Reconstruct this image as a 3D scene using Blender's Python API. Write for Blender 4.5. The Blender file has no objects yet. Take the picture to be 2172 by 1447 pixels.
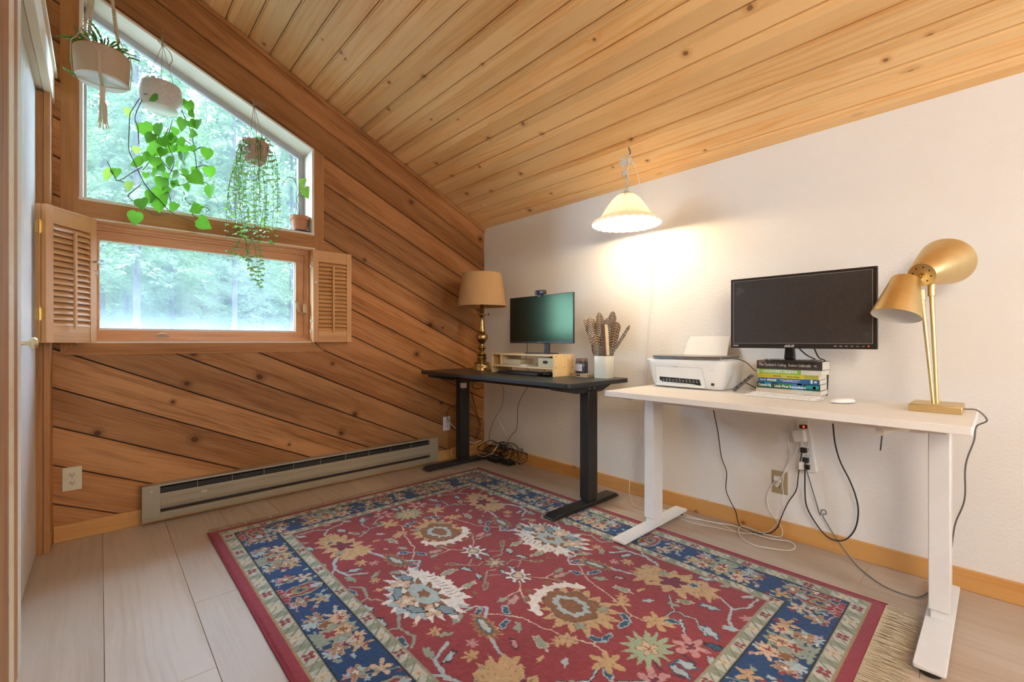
import bpy, math, random
import numpy as np
from mathutils import Vector, Matrix

# ------------------------------------------------------------------ camera, world, lights
S = bpy.context.scene
COL = S.collection
FPX, PCX, PCY = 950.0, 1086.0, 723.5            # pixel focal length and centre for a 2172 x 1447 frame
YAW = math.atan2(874, 950)
CF = Vector((-math.cos(YAW), math.sin(YAW), 0)); CR = Vector((math.sin(YAW), math.cos(YAW), 0))
CAMP = Vector((3.175, -2.570, 1.0))
cam = bpy.data.cameras.new('camera'); cam_o = bpy.data.objects.new('camera', cam); COL.objects.link(cam_o)
cam.sensor_width = 36.0; cam.lens = 36.0 * FPX / 2172.0; cam.clip_start = .02; cam.clip_end = 300
cam_o.location = CAMP
cam_o.rotation_euler = (math.pi/2, 0, math.atan2(-CF.x, CF.y))
S.camera = cam_o
S.view_settings.view_transform = 'Standard'; S.view_settings.look = 'None'
S.view_settings.gamma = 1.0; S.view_settings.use_curve_mapping = False
S.view_settings.exposure = 0.12

W = bpy.data.worlds.new('sky'); S.world = W; W.use_nodes = True
wn = W.node_tree; wn.nodes.clear()
wo = wn.nodes.new('ShaderNodeOutputWorld'); wb = wn.nodes.new('ShaderNodeBackground')
wb.inputs['Color'].default_value = (.56, .74, 1.0, 1); wb.inputs['Strength'].default_value = 23
wn.links.new(wb.outputs[0], wo.inputs[0])

def lamp(name, kind, loc, energy, color, rot=None, look=None, **kw):
    d = bpy.data.lights.new(name, kind); d.energy = energy; d.color = color
    for k, v in kw.items(): setattr(d, k, v)
    o = bpy.data.objects.new(name, d); COL.objects.link(o); o.location = loc
    if look is not None: o.rotation_euler = (Vector(look) - Vector(loc)).to_track_quat('-Z', 'Y').to_euler()
    if rot is not None: o.rotation_euler = rot
    return o
# sun high behind the house, lighting the faces of the trees that look at the window
lamp('sunlight', 'SUN', (0, 0, 20), 18, (1.0, .95, .86), look=(-20, 4, -6), angle=math.radians(.6))
# daylight through the small window in the wall behind the camera
lamp('rear_window_daylight', 'AREA', (5.3, -1.35, 1.55), 18, (.90, .95, 1.0), look=(2.5, -.6, .5), shape='RECTANGLE', size=.6, size_y=.7)
# warm fill light added behind the camera to brighten ceiling and walls
lamp('rear_fill_light', 'AREA', (4.3, -3.5, 1.9), 50, (1.0, .89, .72), look=(1.6, -1.0, 1.9), shape='DISK', size=1.0)

# ------------------------------------------------------------------ helpers
def ray(px, py):
    return CF + CR*((px-PCX)/FPX) + Vector((0, 0, 1))*((PCY-py)/FPX)
def at(px, py, x=None, y=None, z=None):
    d = ray(px, py)
    if x is not None: t = (x-CAMP.x)/d.x
    elif y is not None: t = (y-CAMP.y)/d.y
    else: t = (z-CAMP.z)/d.z
    return CAMP + d*t
def rnd(a, b): return random.uniform(a, b)
random.seed(7)

class MB:
    def __init__(s): s.v = []; s.f = []; s.m = []; s.M = None; s.mi = 0; s.cuts = []
    def add(s, vs, fs, mi=None):
        b = len(s.v); s.cuts.append((b, len(s.f)))
        if s.M is not None: vs = [s.M @ Vector(p) for p in vs]
        s.v += [tuple(p) for p in vs]
        s.f += [tuple(b+i for i in f) for f in fs]
        s.m += [s.mi if mi is None else mi]*len(fs)
        return s
    def box(s, x0, x1, y0, y1, z0, z1, mi=None):
        v = [(x0,y0,z0),(x1,y0,z0),(x1,y1,z0),(x0,y1,z0),(x0,y0,z1),(x1,y0,z1),(x1,y1,z1),(x0,y1,z1)]
        return s.add(v, [(0,3,2,1),(4,5,6,7),(0,1,5,4),(1,2,6,5),(2,3,7,6),(3,0,4,7)], mi)
    def prism(s, pts, w0, w1, fn, mi=None):
        """2D polygon pts extruded from w0 to w1; fn(a,b,w) -> point"""
        n = len(pts)
        v = [fn(a,b,w0) for a,b in pts] + [fn(a,b,w1) for a,b in pts]
        f = [tuple(range(n))[::-1], tuple(range(n,2*n))] + [(i,(i+1)%n,n+(i+1)%n,n+i) for i in range(n)]
        return s.add(v, f, mi)
    def frame(s, p0, p1):
        d = (Vector(p1)-Vector(p0)).normalized()
        a = d.cross(Vector((0,0,1)) if abs(d.z) < .95 else Vector((1,0,0))).normalized()
        return d, a, d.cross(a)
    def cyl(s, p0, p1, r0, r1=None, n=20, caps=True, mi=None):
        if r1 is None: r1 = r0
        d, a, b = s.frame(p0, p1); p0 = Vector(p0); p1 = Vector(p1); v = []
        for p, r in ((p0,r0),(p1,r1)):
            for i in range(n):
                t = 2*math.pi*i/n; v.append(p + (a*math.cos(t) + b*math.sin(t))*r)
        f = [(i,(i+1)%n,n+(i+1)%n,n+i) for i in range(n)]
        if caps: f += [tuple(range(n))[::-1], tuple(range(n,2*n))]
        return s.add(v, f, mi)
    def tube(s, pts, r, n=8, mi=None, caps=True, flat=None):
        P = [Vector(p) for p in pts]; L = len(P)
        R = r if isinstance(r, (list, tuple)) else [r]*L
        T = [(P[min(i+1,L-1)]-P[max(i-1,0)]).normalized() for i in range(L)]
        a = T[0].cross(Vector((0,0,1)))
        if a.length < .05: a = T[0].cross(Vector((1,0,0)))
        a.normalize(); v = []
        for i in range(L):
            a = (a - T[i]*a.dot(T[i])); a.normalize(); b = T[i].cross(a)
            for k in range(n):
                t = 2*math.pi*k/n
                v.append(P[i] + (a*math.cos(t) + b*math.sin(t)*(flat or 1))*R[i])
        f = [(i*n+k, i*n+(k+1)%n, (i+1)*n+(k+1)%n, (i+1)*n+k) for i in range(L-1) for k in range(n)]
        if caps: f += [tuple(range(n))[::-1], tuple((L-1)*n+k for k in range(n))]
        return s.add(v, f, mi)
    def lathe(s, prof, c=(0,0,0), n=40, mi=None, mod=None, T=None):
        v = []; L = len(prof); c = Vector(c)
        for (r, z) in prof:
            for k in range(n):
                t = 2*math.pi*k/n; rr = r*(mod(t, z) if mod else 1)
                p = Vector((rr*math.cos(t), rr*math.sin(t), z))
                if T is not None: p = T @ p
                v.append(c + p)
        f = [(i*n+k, i*n+(k+1)%n, (i+1)*n+(k+1)%n, (i+1)*n+k) for i in range(L-1) for k in range(n)]
        return s.add(v, f, mi)
    def ball(s, c, r, n=16, m=10, sc=(1,1,1), mi=None):
        c = Vector(c); v = [c + Vector((0,0,-r*sc[2]))]
        for j in range(1, m):
            p = -math.pi/2 + math.pi*j/m
            for k in range(n):
                t = 2*math.pi*k/n
                v.append(c + Vector((r*sc[0]*math.cos(p)*math.cos(t), r*sc[1]*math.cos(p)*math.sin(t), r*sc[2]*math.sin(p))))
        v.append(c + Vector((0,0,r*sc[2]))); e = len(v)-1
        f = [(0, 1+(k+1)%n, 1+k) for k in range(n)]
        f += [(1+j*n+k, 1+j*n+(k+1)%n, 1+(j+1)*n+(k+1)%n, 1+(j+1)*n+k) for j in range(m-2) for k in range(n)]
        f += [(e, 1+(m-2)*n+k, 1+(m-2)*n+(k+1)%n) for k in range(n)]
        return s.add(v, f, mi)
    def each(s, name, mats, parent=None, **kw):
        """one object per piece that was added"""
        cuts = s.cuts + [(len(s.v), len(s.f))]; out = []
        for (v0, f0), (v1, f1) in zip(cuts, cuts[1:]):
            q = MB(); q.v = s.v[v0:v1]; q.f = [tuple(i-v0 for i in f) for f in s.f[f0:f1]]; q.m = s.m[f0:f1]
            out.append(q.build(name, mats, parent, **kw))
        return out
    def build(s, name, mats, parent=None, smooth=True, bevel=0, seg=2, angle=35, flip=False):
        me = bpy.data.meshes.new(name); me.from_pydata(s.v, [], s.f)
        if not isinstance(mats, (list, tuple)): mats = [mats]
        for m in mats: me.materials.append(m)
        me.polygons.foreach_set('material_index', s.m)
        if smooth:
            me.polygons.foreach_set('use_smooth', [True]*len(s.f)); me.update()
            me.set_sharp_from_angle(angle=math.radians(angle))
        me.update()
        o = bpy.data.objects.new(name, me); COL.objects.link(o)
        if bevel:
            b = o.modifiers.new('bevel', 'BEVEL'); b.width = bevel; b.segments = seg; b.limit_method = 'ANGLE'; b.angle_limit = math.radians(40)
        if parent is not None:
            o.parent = parent; o.matrix_parent_inverse = WM(parent).inverted()
        return o

def WM(o):
    if o.parent is None: return Matrix.LocRotScale(o.location, o.rotation_euler, o.scale)
    return WM(o.parent) @ o.matrix_parent_inverse @ Matrix.LocRotScale(o.location, o.rotation_euler, o.scale)
def tag(o, label=None, cat=None, group=None, kind=None):
    if label: o['label'] = label
    if cat: o['category'] = cat
    if group: o['group'] = group
    if kind: o['kind'] = kind
    return o
def thing(name, label, cat, loc=(0,0,0), group=None, kind=None):
    o = bpy.data.objects.new(name, None); COL.objects.link(o); o.location = loc; o.empty_display_size = .1
    return tag(o, label, cat, group, kind)
def struct(o): o['kind'] = 'structure'; return o
def copy_tree(o, parent=None):
    c = o.copy(); COL.objects.link(c)
    if parent is not None: c.parent = parent
    for ch in list(o.children): copy_tree(ch, c)
    return c
def smoothpath(P, k=6):
    P = [Vector(p) for p in P]; Q = [P[0]*2-P[1]] + P + [P[-1]*2-P[-2]]; out = []
    for i in range(1, len(Q)-2):
        for j in range(k):
            t = j/k; a, b, c, d = Q[i-1], Q[i], Q[i+1], Q[i+2]
            out.append(.5*((2*b) + (c-a)*t + (2*a-5*b+4*c-d)*t*t + (3*b-a-3*c+d)*t**3))
    out.append(P[-1])
    for p in out:                                # cords stay on the floor and in front of the baseboards
        if p.x > .02:
            p.z = max(p.z, .004)
            if p.y > -.0215 and p.z < .09: p.y = -.0215
    return out
def text_mesh(name, txt, size, origin, xdir, ydir, mat, parent=None, align='LEFT', extrude=.0004, bold=0.0, shear=0, xs=1.0, spacing=1.0):
    cu = bpy.data.curves.new(name, 'FONT'); cu.body = txt; cu.size = size; cu.extrude = extrude; cu.align_x = align; cu.align_y = 'CENTER'
    cu.offset = bold; cu.shear = shear; cu.space_character = spacing; cu.resolution_u = 3
    tmp = bpy.data.objects.new(name+'_tmp', cu); COL.objects.link(tmp)
    bpy.context.view_layer.update()
    me = bpy.data.meshes.new_from_object(tmp.evaluated_get(bpy.context.evaluated_depsgraph_get()))
    bpy.data.objects.remove(tmp)
    X = Vector(xdir).normalized(); Y = Vector(ydir).normalized(); Z = X.cross(Y)
    M = Matrix((X*xs, Y, Z)).transposed().to_4x4(); M.translation = Vector(origin)
    me.transform(M); me.materials.clear(); me.materials.append(mat)
    o = bpy.data.objects.new(name, me); COL.objects.link(o)
    if parent is not None: o.parent = parent; o.matrix_parent_inverse = WM(parent).inverted()
    return o

# ------------------------------------------------------------------ materials
class NT:
    def __init__(s, name):
        s.mat = bpy.data.materials.new(name); s.mat.use_nodes = True; s.t = s.mat.node_tree; s.t.nodes.clear()
        s.out = s.n('ShaderNodeOutputMaterial'); s.b = s.n('ShaderNodeBsdfPrincipled'); s.l(s.b.outputs[0], s.out.inputs[0])
    def n(s, typ, **kw):
        x = s.t.nodes.new(typ)
        for k, v in kw.items(): setattr(x, k, v)
        return x
    def l(s, a, b): s.t.links.new(a, b)
    def set(s, sock, v):
        if isinstance(v, bpy.types.NodeSocket): s.l(v, sock)
        else: sock.default_value = v
    def math(s, op, a, b=None, c=None, clamp=False):
        x = s.n('ShaderNodeMath', operation=op, use_clamp=clamp); s.set(x.inputs[0], a)
        if b is not None: s.set(x.inputs[1], b)
        if c is not None: s.set(x.inputs[2], c)
        return x.outputs[0]
    def dot(s, v, w):
        x = s.n('ShaderNodeVectorMath', operation='DOT_PRODUCT'); s.l(v, x.inputs[0]); x.inputs[1].default_value = w; return x.outputs['Value']
    def comb(s, a, b, c):
        x = s.n('ShaderNodeCombineXYZ'); s.set(x.inputs[0], a); s.set(x.inputs[1], b); s.set(x.inputs[2], c); return x.outputs[0]
    def noise(s, vec, scale, detail=3, rough=.5, dist=0):
        x = s.n('ShaderNodeTexNoise'); s.set(x.inputs['Vector'], vec); x.inputs['Scale'].default_value = scale
        x.inputs['Detail'].default_value = detail; x.inputs['Roughness'].default_value = rough; x.inputs['Distortion'].default_value = dist
        return x.outputs[0]
    def ramp(s, fac, stops, interp='LINEAR'):
        x = s.n('ShaderNodeValToRGB'); s.l(fac, x.inputs[0]); r = x.color_ramp; r.interpolation = interp
        while len(r.elements) < len(stops): r.elements.new(.5)
        for e, (p, c) in zip(r.elements, stops): e.position = p; e.color = tuple(c)+(1,) if len(c) == 3 else c
        return x.outputs[0]
    def mix(s, fac, a, b, blend='MIX'):
        x = s.n('ShaderNodeMix', data_type='RGBA', blend_type=blend); s.set(x.inputs[0], fac)
        for k, v in ((6, a), (7, b)):
            if isinstance(v, (tuple, list)) and len(v) == 3: v = tuple(v)+(1,)
            s.set(x.inputs[k], v)
        return x.outputs[2]
    def sstep(s, v, lo, hi):
        x = s.n('ShaderNodeMapRange', interpolation_type='SMOOTHSTEP'); s.set(x.inputs[0], v)
        x.inputs[1].default_value = lo; x.inputs[2].default_value = hi; return x.outputs[0]
    def bump(s, h, strength, dist=.01, prev=None):
        x = s.n('ShaderNodeBump'); x.inputs['Strength'].default_value = strength; x.inputs['Distance'].default_value = dist
        s.l(h, x.inputs['Height'])
        if prev is not None: s.l(prev, x.inputs['Normal'])
        s.l(x.outputs[0], s.b.inputs['Normal']); return x.outputs[0]
    def base(s, c): s.set(s.b.inputs['Base Color'], tuple(c)+(1,) if isinstance(c, (tuple, list)) and len(c) == 3 else c)
    def obj(s): return s.n('ShaderNodeTexCoord').outputs['Object']

def pm(name, col, rough=.5, metal=0, bump=None, var=None, spec=None, emit=None, coat=None, sheen=None, sss=None, aniso=None):
    n = NT(name); n.b.inputs['Roughness'].default_value = rough; n.b.inputs['Metallic'].default_value = metal
    v = n.obj(); c = tuple(col)+(1,)
    amt, sc = (var or (.06, 14))
    f = n.noise(v, sc, 4)
    n.base(n.mix(f, tuple(max(0, k*(1-amt)) for k in col), tuple(min(1, k*(1+amt)) for k in col)))
    if bump: n.bump(n.noise(v, bump[0], 4), bump[1], bump[2] if len(bump) > 2 else .002)
    if spec is not None: n.b.inputs['Specular IOR Level'].default_value = spec
    if emit: n.b.inputs['Emission Color'].default_value = tuple(emit[0])+(1,); n.b.inputs['Emission Strength'].default_value = emit[1]
    if coat: n.b.inputs['Coat Weight'].default_value = coat
    if sheen: n.b.inputs['Sheen Weight'].default_value = sheen
    return n.mat

def wood(name, dark, mid, light, along, across, width=10., off=0., var=.25, knot=.55, kscale=2.4, ksize=.014, kcol=(.10,.045,.02),
         gs=1.0, rough=.55, bump=.25, ring=.5, seed=0., streak=0., hue=.0, spec=.4, fw=.50, ww=1.0):
    n = NT(name); P = n.obj(); s_ = n.dot(P, along); t_ = n.dot(P, across)
    idx = n.math('FLOOR', n.math('DIVIDE', n.math('SUBTRACT', t_, off), width))
    wn_ = n.n('ShaderNodeTexWhiteNoise', noise_dimensions='1D'); n.l(n.math('ADD', idx, seed+.37), wn_.inputs['W'])
    sep = n.n('ShaderNodeSeparateColor'); n.l(wn_.outputs['Color'], sep.inputs[0]); r1, r2, r3 = sep.outputs
    s2 = n.math('ADD', s_, n.math('MULTIPLY', r1, 23.0))
    # knots
    kv = n.comb(n.math('MULTIPLY', s2, kscale), n.math('MULTIPLY', n.math('ADD', t_, n.math('MULTIPLY', r2, 3.)), kscale*1.15), 0.)
    vo = n.n('ShaderNodeTexVoronoi', feature='F1', voronoi_dimensions='2D'); n.l(kv, vo.inputs['Vector']); vo.inputs['Scale'].default_value = 1.
    kr = n.n('ShaderNodeSeparateColor'); n.l(vo.outputs['Color'], kr.inputs[0])
    has = n.math('LESS_THAN', kr.outputs[0], knot)
    ks = n.math('MULTIPLY', n.math('ADD', .45, n.math('MULTIPLY', kr.outputs[1], .9)), ksize*kscale)
    d = n.math('DIVIDE', vo.outputs['Distance'], ks)      # 1 = knot rim
    nearb = n.math('MULTIPLY', has, n.math('DIVIDE', 1., n.math('ADD', 1., n.math('POWER', n.math('MULTIPLY', d, .55), 2.))))
    # grain
    low = n.noise(n.comb(n.math('MULTIPLY', s2, .9), n.math('MULTIPLY', t_, 7.), r3), 1., 2)
    tt = n.math('ADD', t_, n.math('MULTIPLY', n.math('SUBTRACT', low, .5), .12))
    tt = n.math('ADD', tt, n.math('MULTIPLY', nearb, .05))
    rings = n.math('SINE', n.math('MULTIPLY', n.math('ADD', tt, n.math('MULTIPLY', r2, 5.)), 420.*gs))
    rings = n.math('MULTIPLY', n.math('ADD', rings, 1.), .5)
    rings = n.math('MULTIPLY', n.math('POWER', rings, 2.2), n.sstep(n.noise(n.comb(n.math('MULTIPLY', s2, .8), n.math('MULTIPLY', t_, 12.), r2), 1., 2), .35, .65))
    fine = n.noise(n.comb(n.math('MULTIPLY', s2, 5.), n.math('MULTIPLY', tt, 260.*gs), r1), 1., 5, .6)
    wide = n.noise(n.comb(n.math('MULTIPLY', s2, 1.1), n.math('MULTIPLY', t_, 9.), n.math('MULTIPLY', r2, 9.)), 1., 3, .55)
    g = n.math('ADD', n.math('MULTIPLY', rings, .26*ring), n.math('MULTIPLY', n.math('SUBTRACT', fine, .18), fw))
    g = n.math('ADD', g, n.math('MULTIPLY', n.math('SUBTRACT', wide, .5), ww))
    c = n.ramp(g, [(.12, light), (.45, mid), (.95, dark)])
    # per board tone
    k = n.math('ADD', 1.-var*.55, n.math('MULTIPLY', r3, var))
    kc = n.comb(k, n.math('MULTIPLY', k, n.math('ADD', 1.-hue/2, n.math('MULTIPLY', r1, hue))), n.math('MULTIPLY', k, n.math('ADD', 1.-hue, n.math('MULTIPLY', r1, 2*hue))))
    c = n.mix(1., c, kc, 'MULTIPLY')
    if streak:
        sv = n.noise(n.comb(n.math('MULTIPLY', s2, 1.9), n.math('MULTIPLY', t_, 30.), r2), 1., 5, .65)
        c = n.mix(n.math('MULTIPLY', n.sstep(sv, .50, .70), streak), c, tuple(k_*.45 for k_ in dark))
    halo = n.math('MULTIPLY', has, n.math('SUBTRACT', 1., n.sstep(d, 1., 3.4)))
    c = n.mix(n.math('MULTIPLY', halo, .45), c, tuple(dark))
    km = n.math('MULTIPLY', has, n.math('SUBTRACT', 1., n.sstep(d, .75, 1.25)))
    c = n.mix(n.math('MULTIPLY', km, .85), c, tuple(kcol))
    n.base(c); n.b.inputs['Roughness'].default_value = rough; n.b.inputs['Specular IOR Level'].default_value = spec
    if bump: n.bump(g, bump, .0015)
    return n.mat

SL = .458; NA = math.hypot(1, SL); AL = (0, 1/NA, -SL/NA); AC = (0, SL/NA, 1/NA)
ced = ((.125,.041,.012), (.35,.140,.042), (.50,.228,.080))
M_cedar = wood('cedar_siding', *ced, AL, AC, .192/NA, -.4868/NA, var=.5, knot=.6, kscale=2.6, ksize=.016, kcol=(.07,.022,.01), rough=.6, bump=.7, gs=.7, streak=.42, hue=.12, spec=.3, fw=.8, ww=1.15)
M_cedar_v = wood('cedar_upright', *ced, (0,0,1), (1,1,0), .3, .07, var=.1, knot=.4, kscale=1.4, kcol=(.10,.035,.015), rough=.6, bump=.4, seed=3, streak=.15, spec=.3)
M_cedar_h = wood('cedar_level', *ced, (0,1,0), (1,0,1), .3, .05, var=.1, knot=.6, kscale=2.2, kcol=(.10,.035,.015), rough=.6, bump=.4, seed=5, streak=.25, spec=.3)
M_pine = wood('pine_ceiling', (.56,.22,.06), (.80,.42,.145), (.90,.585,.27), (1,0,0), (0,-1/NA,SL/NA), .1331, .083, var=.24, knot=.80, kscale=2.9, ksize=.0125, kcol=(.20,.095,.045), rough=.42, bump=.12, gs=.55, ring=.8, hue=.07)
M_pinex = wood('pine_baseboard', (.40,.16,.04), (.57,.255,.065), (.67,.345,.11), (1,.9,0), (0,0,1), 3., 0, var=.05, knot=.8, kscale=2.8, ksize=.008, kcol=(.2,.08,.03), rough=.4, bump=.08, gs=.5)
M_jamb = wood('window_fir', (.42,.155,.045), (.62,.28,.10), (.72,.38,.17), (0,1,.7), (1,0,1), .5, 0, var=.05, knot=0, rough=.4, bump=.1, gs=.7, seed=9)
M_shut = wood('shutter_cedar', (.40,.16,.05), (.58,.28,.10), (.69,.38,.155), (0,1,0), (0,0,1), .04, 0, var=.12, knot=0, rough=.45, bump=.12, gs=.9, seed=2)
M_shutv = wood('shutter_cedar_stile', (.39,.155,.048), (.57,.27,.098), (.68,.37,.15), (0,0,1), (1,1,0), .4, 0, var=.06, knot=0, rough=.45, bump=.12, gs=.9, seed=4)
M_floor = wood('oak_floor', (.29,.195,.13), (.46,.335,.235), (.55,.425,.32), (1,0,0), (0,1,0), .254, -2.56, var=.16, knot=.45, kscale=1.7, ksize=.014, kcol=(.14,.10,.08), rough=.42, bump=.12, gs=.45, ring=.55, hue=.05)
M_bamboo = wood('bamboo', (.58,.36,.15), (.74,.50,.23), (.82,.60,.32), (1,0,0), (0,1,1), .02, 0, var=.1, knot=0, rough=.4, bump=.05, gs=1.2, seed=6)
M_bambov = wood('bamboo_side', (.60,.36,.14), (.76,.50,.22), (.84,.60,.30), (0,0,1), (0,1,0), .024, 0, var=.14, knot=.12, kscale=9, ksize=.004, rough=.4, bump=.05, gs=1.2, seed=8)
M_header = wood('pine_header', (.62,.45,.27), (.78,.62,.42), (.86,.74,.56), (1,0,0), (0,1,1), .4, 0, var=.05, knot=.5, rough=.45, bump=.1, gs=.6, seed=12)

n = NT('plaster_wall'); P = n.obj()
n.base(n.mix(n.noise(P, 1.7, 3), (.80,.765,.72), (.845,.81,.765)))
n.b.inputs['Roughness'].default_value = .8; n.b.inputs['Specular IOR Level'].default_value = .25
h = n.noise(P, 85, 4, .55); n.bump(h, .55, .004); M_wall = n.mat
M_cream = pm('cream_paint', (.80,.74,.64), .45)
M_black = pm('black_powder_coat', (.018,.017,.017), .42)
M_deskblk = pm('black_desk_laminate', (.022,.024,.023), .38, bump=(300,.15,.0006))
M_white = pm('white_powder_coat', (.80,.79,.77), .38)
M_deskwht = pm('white_desk_laminate', (.84,.81,.76), .42)
M_plastic = pm('white_plastic', (.78,.775,.74), .38)
M_ivory = pm('ivory_plastic', (.74,.66,.46), .4)
M_heater = pm('beige_heater_enamel', (.36,.305,.21), .42)
M_dark = pm('dark_gap', (.012,.011,.010), .7)
M_blackp = pm('black_plastic', (.014,.013,.013), .3)
M_bezel = pm('monitor_bezel', (.022,.020,.019), .28)
M_brass = pm('brushed_brass', (.68,.52,.26), .40, 1.0, var=(.10, 30))
M_brass2 = pm('antique_brass', (.50,.36,.16), .26, 1.0, var=(.25, 18))
M_steel = pm('steel', (.55,.54,.52), .3, 1.0)
M_gold = pm('gold_hinge', (.85,.62,.25), .3, 1.0)
M_paper = pm('paper', (.86,.83,.78), .8)
M_pages = pm('book_pages', (.80,.74,.62), .85, bump=(700,.3,.0005))
M_terra = pm('terracotta', (.55,.25,.13), .75, var=(.18, 25))
M_soil = pm('potting_soil', (.05,.03,.02), .95, bump=(120,.8,.004))
M_rope = pm('natural_cotton_rope', (.66,.53,.38), .85, bump=(400,.6,.001))
M_twine = pm('jute_twine', (.42,.31,.19), .9)
M_cordw = pm('white_cord', (.78,.74,.68), .5)
M_cordb = pm('black_cord', (.02,.018,.017), .45)
M_cordg = pm('grey_braided_cord', (.17,.16,.155), .6, bump=(600,.5,.0006))
M_cordbr = pm('brown_cord', (.12,.055,.03), .5)
M_laptop = pm('space_grey_aluminium', (.25,.25,.26), .35, .8)
M_mug = pm('navy_glaze', (.02,.03,.07), .25)
M_vase = pm('cream_glazed_ceramic', (.72,.68,.54), .25)
M_red = pm('red_led', (.5,.02,.01), .4, emit=((1,.05,.02), 3))
M_leaf_d = None

def glass_mat(name, dust_haze, tint=(.95,1,.99), zlo=None):  # pale veil in the glass imitates glare haze, along with real dust
    n = NT(name); t = n.t; t.nodes.remove(n.b)
    tr = n.n('ShaderNodeBsdfTransparent'); tr.inputs[0].default_value = tint+(1,)
    gl = n.n('ShaderNodeBsdfGlossy'); gl.inputs['Roughness'].default_value = .02
    tl = n.n('ShaderNodeBsdfTranslucent'); tl.inputs[0].default_value = (.86,.93,1,1)
    m1 = n.n('ShaderNodeMixShader'); m2 = n.n('ShaderNodeMixShader')
    P = n.obj(); f = n.noise(P, 3.5, 4); sp = n.noise(P, 160, 2)
    dd = n.math('ADD', n.math('MULTIPLY', f, dust_haze), n.math('MULTIPLY', n.sstep(sp, .62, .75), dust_haze*.8))
    if zlo is not None:
        sx = n.n('ShaderNodeSeparateXYZ'); n.l(P, sx.inputs[0])
        dd = n.math('ADD', dd, n.math('MULTIPLY', n.math('SUBTRACT', 1., n.sstep(sx.outputs[2], zlo, zlo+.14)), .07))
    n.l(dd, m1.inputs[0]); n.l(tr.outputs[0], m1.inputs[1]); n.l(tl.outputs[0], m1.inputs[2])
    fr = n.n('ShaderNodeFresnel'); fr.inputs[0].default_value = 1.12
    n.l(fr.outputs[0], m2.inputs[0]); n.l(m1.outputs[0], m2.inputs[1]); n.l(gl.outputs[0], m2.inputs[2])
    n.l(m2.outputs[0], n.out.inputs[0]); return n.mat
M_glass_hi = glass_mat('window_glass', .05)
M_glass_lo = glass_mat('hazy_dusty_glass', .07, zlo=1.05)

# ------------------------------------------------------------------ room shell
def zc(y): return 2.017 - SL*y
def clip(poly, a, b, c):                         # keep a*y + b*z <= c
    out = []
    for i in range(len(poly)):
        p, q = poly[i], poly[(i+1) % len(poly)]
        dp, dq = a*p[0]+b*p[1]-c, a*q[0]+b*q[1]-c
        if dp <= 0: out.append(p)
        if (dp < 0 < dq) or (dq < 0 < dp):
            t = dp/(dp-dq); out.append((p[0]+(q[0]-p[0])*t, p[1]+(q[1]-p[1])*t))
    return out
def wtop(y): return 2.312 - .44*(y+1.494)        # sloping head of the gable window
XR, YF = 5.4, -4.3
# floor boards
fb = MB()
for k in range(-7, 11):
    y0 = -2.56 + .254*k; y1 = y0 + .254
    y0 = max(y0, YF); y1 = min(y1, 0)
    if y1 - y0 < .01: continue
    js = {-1: [.27, 1.9], 8: [2.095, .4], 9: [2.786, 1.1], 0: [1.55], 1: [1.1, 3.0]}.get(k, [rnd(.3, 1.4), rnd(2.2, 3.6)])
    xs = [0] + sorted(js) + [XR]
    for a, b in zip(xs, xs[1:]): fb.box(a+.0004, b-.0004, y0+.0005, y1-.0005, -.03, 0)
struct(fb.build('floor', M_floor, smooth=False, bevel=.0012, seg=1))
sb = MB(); sb.box(-.2, XR+.1, YF-.1, .2, -.16, -.0295); struct(sb.build('trim_1', M_dark, smooth=False))

# siding of the gable wall, laid parallel to the roof slope
wa = MB()
def siding(y0, y1, z0, z1=None, line=None):
    for k in range(-8, 24):
        v0 = -.4868 + .192*k; v1 = v0 + .192
        for g, x1, x2 in ((.0035, -.012, .004), (.0085, .004, .0095)):
            p = [(y0, z0), (y1, z0), (y1, 8), (y0, 8)]
            p = clip(p, -SL, -1, -(v0+g)); p = clip(p, SL, 1, v1-g); p = clip(p, SL, 1, 2.017)
            if z1 is not None: p = clip(p, 0, 1, z1)
            if line: p = clip(p, -.44, -1, -(2.312-.44*1.494)-.0)
            if len(p) >= 3: wa.prism(p, x1, x2, lambda a, b, w: (w, a, b))
siding(-2.79, -2.716, 0); siding(-1.429, 0, 0)
siding(-2.716, -1.429, 0, z1=.928)
siding(-2.716, -1.429, 1.9, line=True)
# core of the wall with the window openings
def core(p): wa.prism(p, -.19, -.012, lambda a, b, w: (w, a, b), mi=1)
core([(-4.4,-.1),(-2.648,-.1),(-2.648,zc(-2.648)+.05),(-4.4,zc(-4.4)+.05)])
core([(-1.494,-.1),(.15,-.1),(.15,zc(.15)+.05),(-1.494,zc(-1.494)+.05)])
core([(-2.648,-.1),(-1.494,-.1),(-1.494,.999),(-2.648,.999)])
core([(-2.648,1.623),(-1.494,1.623),(-1.494,1.727),(-2.648,1.727)])
core([(-2.75,.999),(-2.655,.999),(-2.655,1.623),(-2.75,1.623)])
core([(-2.648,wtop(-2.648)),(-1.494,wtop(-1.494)),(-1.494,zc(-1.494)+.05),(-2.648,zc(-2.648)+.05)])
struct(wa.build('wall_left', [M_cedar, M_dark], smooth=False))
# plaster wall
wb_ = MB(); wb_.prism([(-.2,-.1),(XR+.1,-.1),(XR+.1,2.1),(-.2,2.1)], 0, .15, lambda a, b, w: (a, w, b))
struct(wb_.build('wall_right', M_wall, smooth=False))
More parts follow.
